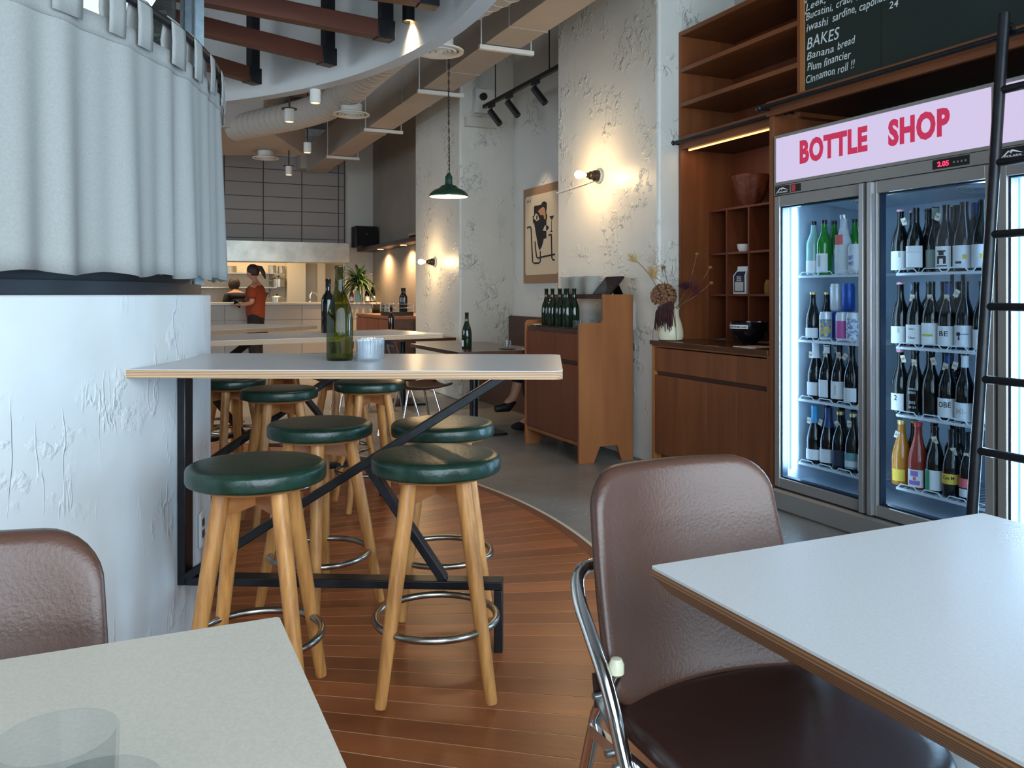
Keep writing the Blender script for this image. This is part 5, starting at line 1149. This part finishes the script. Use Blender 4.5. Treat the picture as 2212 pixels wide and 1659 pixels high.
hd_ = tag(MB().box(.0, .35, KT0, KT1, 0, .34).build('kitchen_hood', 'stainless', loc=W(SB, 0, 1.69), rz=RZ, bevel=.004), 'brushed steel kitchen hood band above the pass', 'hood')
# kitchen room
struct('wall_kitchen_back', MB().box(SB-2.3, SB-2.2, KT0, TR+.1, 0, CEIL), 'tile_cream')
struct('wall_kitchen_side', MB().box(SB-2.2, SB-.12, TR, TR+.1, 0, CEIL), 'tile_cream')
kp = struct('wall_kitchen_pier', MB().box(SB-2.2, SB-1.9, -.55, -.2, 0, 2.6).box(SB-2.2, SB-2.0, .05, .2, 0, 2.6), 'tile_cream')
kc = thing('kitchen_counter', 'pale kitchen pass counter with white stone top and tiled front', 'counter', W(SB+.62, 0, 0), RZ)
kR = wt(823, SB+.62)
MB().box(-1.3, .02, KT0, kR, .985, 1.018).build('worktop', 'stone_top', kc, bevel=.003)
MB().box(-.6, -.03, KT0, kR-.15, 0, .985).build('carcass', 'tile_counter', kc)
xs_ = [kR-.15]
for px_ in (652, 485): xs_.append(wt(px_, SB+.6))
while xs_[-1] > KT0+1.3: xs_.append(xs_[-1]-1.35)
zs_ = [.98, .74, .46, .18, 0]
for a, b in zip(xs_, xs_[1:]):
    for c, d in zip(zs_, zs_[1:]): MB().box(-.03, -.012, b+.006, a-.006, d+.005, c-.005).build('tile', 'tile_counter', kc, smooth=0)
for z, lab in ((1.54, 'upper steel kitchen shelf carrying pots'), (1.27, 'lower steel kitchen shelf carrying a big pot')):
    t = thing('kitchen_shelf', lab, 'shelf', W(SB-2.2, 0, z), RZ, 'kitchen shelves')
    MB().box(0, .35, -4.5, -.75, 0, .02).build('board', 'stainless', t)
    for q in (-.85, -2.2, -3.6): MB().prism([(0, 0), (.3, 0), (0, -.22)], q, q+.004, 'y').xf(Matrix.Identity(4)).build('bracket', 'stainless', t)
def pot(lab, s_, t_, z, r, h, hand=True):
    o = thing('stock_pot', lab, 'pot', W(s_, t_, z), RZ, 'steel pots in the kitchen')
    MB().lathe([(0, 0), (r, 0), (r, h), (r+.006, h+.004), (r-.004, h), (r-.006, .01), (0, .01)], 28).build('pot_body', 'stainless', o)
    if hand:
        MB().lathe([(r+.004, h+.005), (r*.5, h+.03), (0, h+.035)], 24).build('lid', 'stainless', o); MB().ball((0, 0, h+.05), .018, 10, 6).build('lid_knob', 'black_matt', o)
        for q in (-1, 1): MB().tube([(0, q*r, h*.75), (0, q*(r+.05), h*.8), (0, q*(r+.05), h*.85)], .008, 6).build('handle', 'stainless', o)
pot('large lidded steel pot on the lower kitchen shelf', SB-2.0, wt(602, SB-2.0), 1.2905, .13, .16)
pot('steel pot on the upper kitchen shelf, left', SB-2.0, wt(588, SB-2.0), 1.5605, .075, .14, False)
pot('steel pot on the upper kitchen shelf, middle', SB-2.0, wt(608, SB-2.0), 1.5605, .07, .13, False)
pot('steel pot on the upper kitchen shelf, right', SB-2.0, wt(629, SB-2.0), 1.5605, .075, .12, False)
pot('steel pan by the curtain edge on the upper kitchen shelf', SB-2.0, wt(497, SB-2.0), 1.5605, .12, .12, False)
pot('small dark pan on the kitchen counter', SB-.35, wt(598, SB-.35), 1.0185, .09, .08, True)
fa = thing('kitchen_tap', 'curved chrome tap at the kitchen counter', 'tap', W(SB-.3, wt(670, SB-.3), 1.0185), RZ)
MB().tube([(0, 0, 0), (0, 0, .12), (.02, .03, .17), (.03, .1, .16), (.03, .12, .1)], .012, 8).build('spout', 'chrome', fa); MB().lathe([(0, 0), (.03, 0), (.03, .02), (0, .02)], 14).build('base', 'chrome', fa)
area('kitchen_light', W(SB-1.2, -2.2, 2.3), (0, 0, RZ), 1.2, 3.5, 50, (1, .70, .40))
spot('hood_light', W(SB+.2, -.05, 1.67), W(SB+.25, -.05, 1.0), 9, (1, .7, .4), 120, .7)
# plant and bottles on the counter end
pt_t = wt(776, SB+.45)-.03; t = thing('potted_plant', 'bushy dark green potted plant on the end of the kitchen counter', 'plant', W(SB+.54, pt_t, 1.0185), RZ)
MB().lathe([(0, 0), (.055, 0), (.06, .02), (.075, .2), (.07, .2), (.05, .02), (0, .02)], 24).build('pot', 'glass_pale', t)
lf = MB()
for k in range(110):
    a = random.uniform(0, 2*math.pi); el = random.uniform(-.05, 1.25); l = random.uniform(.3, .46)*(1-.35*max(0, math.sin(a))); d = Vector((math.cos(a)*math.cos(el), math.sin(a)*math.cos(el), math.sin(el))); sd = Vector((-math.sin(a), math.cos(a), 0)); b0 = Vector((0, 0, .2+random.uniform(0, .14)))
    pts = [b0 + d*l*u + Vector((0, 0, -.5*l*u*u*(1.5-el*.6))) for u in (0, .25, .5, .75, 1)]; ws_ = (.006, .018, .019, .012, .001)
    lf.add([p+sd*w for p, w in zip(pts, ws_)]+[p-sd*w for p, w in zip(pts, ws_)], [(i, i+1, i+6, i+5) for i in range(4)])
o = lf.build('foliage', 'leaf', t, smooth=60, solid=.0015); o['kind'] = 'stuff'; o.scale = (1.1, 1.3, 1.2)
MB().tube([(0, 0, .03), (0, 0, .36)], .014, 8).build('stem', 'stem_dry', t)
for k, (px_, g_) in enumerate(((760, 'glass_pink'), (793, 'glass_dark'), (805, 'glass_dark'))):
    bottle(('short pink bottle left of the potted plant', 'dark bottle with white label right of the potted plant', 'dark bottle with white label nearest the counter end')[k], W(SB+.5, wt(px_, SB+.5), 1.0185), 'burg', g_, label=(.02, .1, 60), rz=RZ+R(90), sc=(.85, 1.0, 1.1)[k])
# ------------------------------------------------------------------ people
def skinned(name, joints, edges, mat, parent=None, sub=2, root=0):
    me = bpy.data.meshes.new(name); me.from_pydata([j[0] for j in joints], edges, []); me.materials.append(MATS[mat])
    o = bpy.data.objects.new(name, me); COL.objects.link(o); o.parent = parent
    o.modifiers.new('skin', 'SKIN').use_smooth_shade = True
    if not me.skin_vertices: 
        bm = bmesh.new(); bm.from_mesh(me); bm.verts.layers.skin.verify(); bm.to_mesh(me); bm.free()
    for i, j in enumerate(joints):
        r = j[1]; me.skin_vertices[0].data[i].radius = r if isinstance(r, tuple) else (r, r)
        me.skin_vertices[0].data[i].use_root = (i == root)
    s_ = o.modifiers.new('sub', 'SUBSURF'); s_.levels = sub; s_.render_levels = sub
    return o
def head(parent, c, hair, yaw=0, pitch=0, tail=False):
    """head facing local +x; c = head centre"""
    m = Matrix.Translation(c) @ Matrix.Rotation(yaw, 4, 'Z') @ Matrix.Rotation(pitch, 4, 'Y')
    h = MB().ball((0, 0, 0), .1, 20, 14, (.98, .78, 1.12)).ball((.03, 0, -.06), .062, 14, 8, (1, .85, .9)).ball((.1, 0, -.015), .018, 8, 6, (1, .8, 1.4)).ball((.005, .078, -.01), .022, 8, 6, (1, .4, 1.4)).ball((.005, -.078, -.01), .022, 8, 6, (1, .4, 1.4)).xf(m).build('head', 'skin', parent, smooth=80)
    for q in (-1, 1): MB().ball((.088, q*.032, .01), .011, 8, 6, (.6, 1.2, .7)).xf(m).build('eye', 'hair_dark', h)
    MB().ball((.088, 0, -.062), .014, 8, 6, (.6, 1.7, .5)).xf(m).build('mouth', 'shirt_orange', h)
    hm = MB(); hm.ball((-.022, 0, .02), .112, 20, 12, (.96, .84, 1.06)); hm.v = [(x if x < .07 else .07, y, z if not (x > .035 and z < .05) else max(z, .05)) for x, y, z in hm.v]
    hm.xf(m).build(hair + '_cap' if False else 'hair', hair, parent, smooth=80)
    if tail: MB().tube([(-.11, 0, .045), (-.16, 0, .0), (-.165, 0, -.1), (-.15, 0, -.2)], [.03, .04, .034, .01], 10).xf(m).build('ponytail', hair, parent, smooth=80)
    return h
def hand(parent, c, d, up, sgn=1):
    """palm plus five fingers curled forward; c wrist, d direction, up = back of hand"""
    c = Vector(c); d = Vector(d).normalized(); up = Vector(up).normalized(); sd = d.cross(up).normalized()*sgn
    J = [(c, .022), (c+d*.045, .026), (c+d*.085, .025)]; E = [(0, 1), (1, 2)]
    for k, l in enumerate((.062, .07, .066, .052)):
        o_ = sd*(.028-.0185*k); b0 = c+d*.085+o_; i = len(J); J += [(b0, .0095), (b0+d*l*.45-up*.008, .009), (b0+d*l*.75-up*.03, .008), (b0+d*l*.8-up*.05, .0065)]; E += [(2, i), (i, i+1), (i+1, i+2), (i+2, i+3)]
    i = len(J); J += [(c+d*.035+sd*.034, .011), (c+d*.065+sd*.052-up*.015, .01), (c+d*.09+sd*.045-up*.03, .008)]; E += [(0, i), (i, i+1), (i+1, i+2)]
    return skinned('hand', J, E, 'skin', parent, 1)
# standing person in orange, turned left, looking at a phone
P0 = W(-8.62, wt(553, -8.62), 0); ht = .915
p = thing('person', 'person in orange t-shirt with ponytail looking down at a phone before the counter', 'person', P0, R(172)); p.scale = (ht, ht, ht)
J = [((0, 0, .92), .1), ((.01, 0, 1.08), .095), ((.0, 0, 1.28), .1), ((-.01, 0, 1.40), .075), ((.01, 0, 1.47), .05), ((.03, 0, 1.55), .045),
     ((-.01, .17, 1.37), .06), ((-.03, .21, 1.12), .045), ((.2, .15, 1.08), .035), ((-.01, -.17, 1.37), .06), ((-.02, -.21, 1.12), .045), ((.2, -.12, 1.10), .035),
     ((0, .085, .86), .095), ((.01, .09, .48), .062), ((-.02, .09, .08), .042), ((.12, .1, .035), .036), ((0, -.085, .86), .095), ((.02, -.09, .48), .062), ((-.01, -.09, .08), .042), ((.13, -.1, .035), .036)]
E = [(0,1),(1,2),(2,3),(3,4),(4,5),(3,6),(6,7),(7,8),(3,9),(9,10),(10,11),(0,12),(12,13),(13,14),(14,15),(0,16),(16,17),(17,18),(18,19)]
skinned('body', J, E, 'skin', p)
J2 = [((0, 0, .78), .17), ((.01, 0, .98), .165), ((.01, 0, 1.2), .175), ((-.005, 0, 1.35), .15), ((0, 0, 1.43), .085), ((-.01, .16, 1.36), .095), ((-.025, .215, 1.17), .085), ((-.01, -.16, 1.36), .095), ((-.025, -.215, 1.17), .085)]
skinned('tshirt', J2, [(0,1),(1,2),(2,3),(3,4),(3,5),(5,6),(3,7),(7,8)], 'shirt_orange', p)
MB().ball((0, 0, .86), .15, 18, 10, (.9, 1.2, .9)).tube([(0, .08, .88), (.01, .09, .48), (-.02, .09, .09)], [.11, .09, .072], 16).tube([(0, -.08, .88), (.02, -.09, .48), (-.01, -.09, .09)], [.11, .09, .072], 16).build('trousers', 'cloth_dark', p, smooth=80)
head(p, Vector((.06, 0, 1.63)), 'hair_brown', 0, R(28), True)
hand(p, (.2, .15, 1.08), (1, -.45, .25), (0, .2, 1)); hand(p, (.2, -.12, 1.1), (1, .4, .2), (0, -.2, 1), -1)
for q in (-1, 1): MB().ball((.07, q*.095, .04), .1, 12, 8, (1.3, .45, .4)).build('shoe', 'cloth_dark', p)
ph = tag(MB().box(-.035, .035, -.004, .004, -.07, .07).build('phone', 'tablet_black', loc=P0+Vector((-.29, .02, 1.10*ht)), rz=(R(15), R(60), R(172))), 'dark phone held by the person in orange', 'phone')
# second person behind the pass
P1 = W(SB-1.1, wt(514, SB-1.1), 0)
p = thing('person', 'dark haired person in black bending over the work behind the kitchen pass', 'person', P1, R(130)); p.scale = (.86, .86, .86)
J3 = [((0, 0, .9), .1), ((.03, 0, 1.08), .095), ((.08, 0, 1.26), .1), ((.12, 0, 1.36), .075), ((.16, 0, 1.42), .05), ((.2, 0, 1.48), .045),
      ((.1, .18, 1.33), .058), ((.12, .24, 1.1), .042), ((.33, .18, 1.12), .034), ((.1, -.18, 1.33), .058), ((.12, -.24, 1.1), .042), ((.33, -.16, 1.14), .034)] + J[12:]
skinned('body', J3, E, 'skin', p)
skinned('shirt', [((0, 0, .78), .165), ((.03, 0, 1.02), .16), ((.08, 0, 1.24), .17), ((.12, 0, 1.36), .14), ((.1, .17, 1.32), .095), ((.11, .225, 1.12), .08), ((.1, -.17, 1.32), .095), ((.11, -.225, 1.12), .08)], [(0,1),(1,2),(2,3),(3,4),(4,5),(3,6),(6,7)], 'cloth_dark', p)
MB().ball((0, 0, .86), .15, 18, 10, (.9, 1.2, .9)).tube([(0, .08, .88), (.01, .09, .48), (-.02, .09, .09)], [.11, .09, .072], 16).tube([(0, -.08, .88), (.02, -.09, .48), (-.01, -.09, .09)], [.11, .09, .072], 16).build('trousers', 'cloth_dark', p, smooth=80)
head(p, Vector((.25, 0, 1.55)), 'hair_dark', 0, R(35), False); MB().ball((.2, 0, 1.56), .125, 18, 12, (1, .95, 1.1)).build('hair_bob', 'hair_dark', p, smooth=80)
hand(p, (.33, .18, 1.12), (1, -.3, .1), (0, .2, 1)); hand(p, (.33, -.16, 1.14), (1, .3, .1), (0, -.2, 1), -1)
for q in (-1, 1): MB().ball((.07, q*.095, .045), .1, 12, 8, (1.3, .45, .42)).build('shoe', 'cloth_dark', p)
# seated guest on the bench, hidden by the pier except for the crossed leg
P2 = W(-1.77, .3, 0)
p = thing('person', 'seated guest with crossed legs, only shin and shoe showing beside the sideboard', 'person', P2, RZ+R(-90))
J4 = [((0, 0, .55), .1), ((-.04, 0, .72), .095), ((-.05, 0, .92), .1), ((-.04, 0, 1.02), .075), ((-.02, 0, 1.08), .05), ((.0, 0, 1.14), .045),
      ((-.04, .17, .99), .058), ((.0, .22, .76), .044), ((.22, .12, .66), .034), ((-.04, -.17, .99), .058), ((.0, -.22, .76), .044), ((.22, -.12, .66), .034),
      ((.06, .09, .54), .09), ((.46, .09, .52), .062), ((.44, .08, .1), .042), ((.55, .08, .04), .036), ((.06, -.09, .54), .09), ((.46, -.02, .60), .062), ((.56, .0, .28), .042), ((.66, .01, .20), .034)]
skinned('body', J4, E, 'skin', p)
skinned('shirt', [((.02, 0, .5), (.15, .18)), ((-.04, 0, .72), (.13, .16)), ((-.05, 0, .9), (.14, .18)), ((-.04, 0, 1.0), (.1, .14)), ((-.04, .19, .98), .075), ((-.02, .215, .85), .068), ((-.04, -.19, .98), .075), ((-.02, -.215, .85), .068)], [(0,1),(1,2),(2,3),(3,4),(4,5),(3,6),(6,7)], 'cloth_white', p)
skinned('trousers', [((0, 0, .54), (.14, .17)), ((.08, .09, .54), .105), ((.46, .09, .52), .078), ((.45, .08, .25), .065), ((.08, -.09, .54), .105), ((.46, -.02, .60), .078), ((.54, 0, .38), .065)], [(0,1),(1,2),(2,3),(0,4),(4,5),(5,6)], 'cloth_dark', p)
head(p, Vector((.03, 0, 1.23)), 'hair_dark'); hand(p, (.22, .12, .66), (1, -.3, -.1), (0, .2, 1)); hand(p, (.22, -.12, .66), (1, .3, -.1), (0, -.2, 1), -1)
MB().ball((.5, .08, .042), .1, 12, 8, (1.3, .45, .4)).build('shoe', 'cloth_dark', p); MB().tube([(.57, 0, .25), (.63, .01, .2), (.74, .01, .19)], [.035, .045, .03], 10).build('shoe', 'black_matt', p)
# napkin on the lap
bpy.data.objects.remove(_fo); bpy.data.curves.remove(_fc)
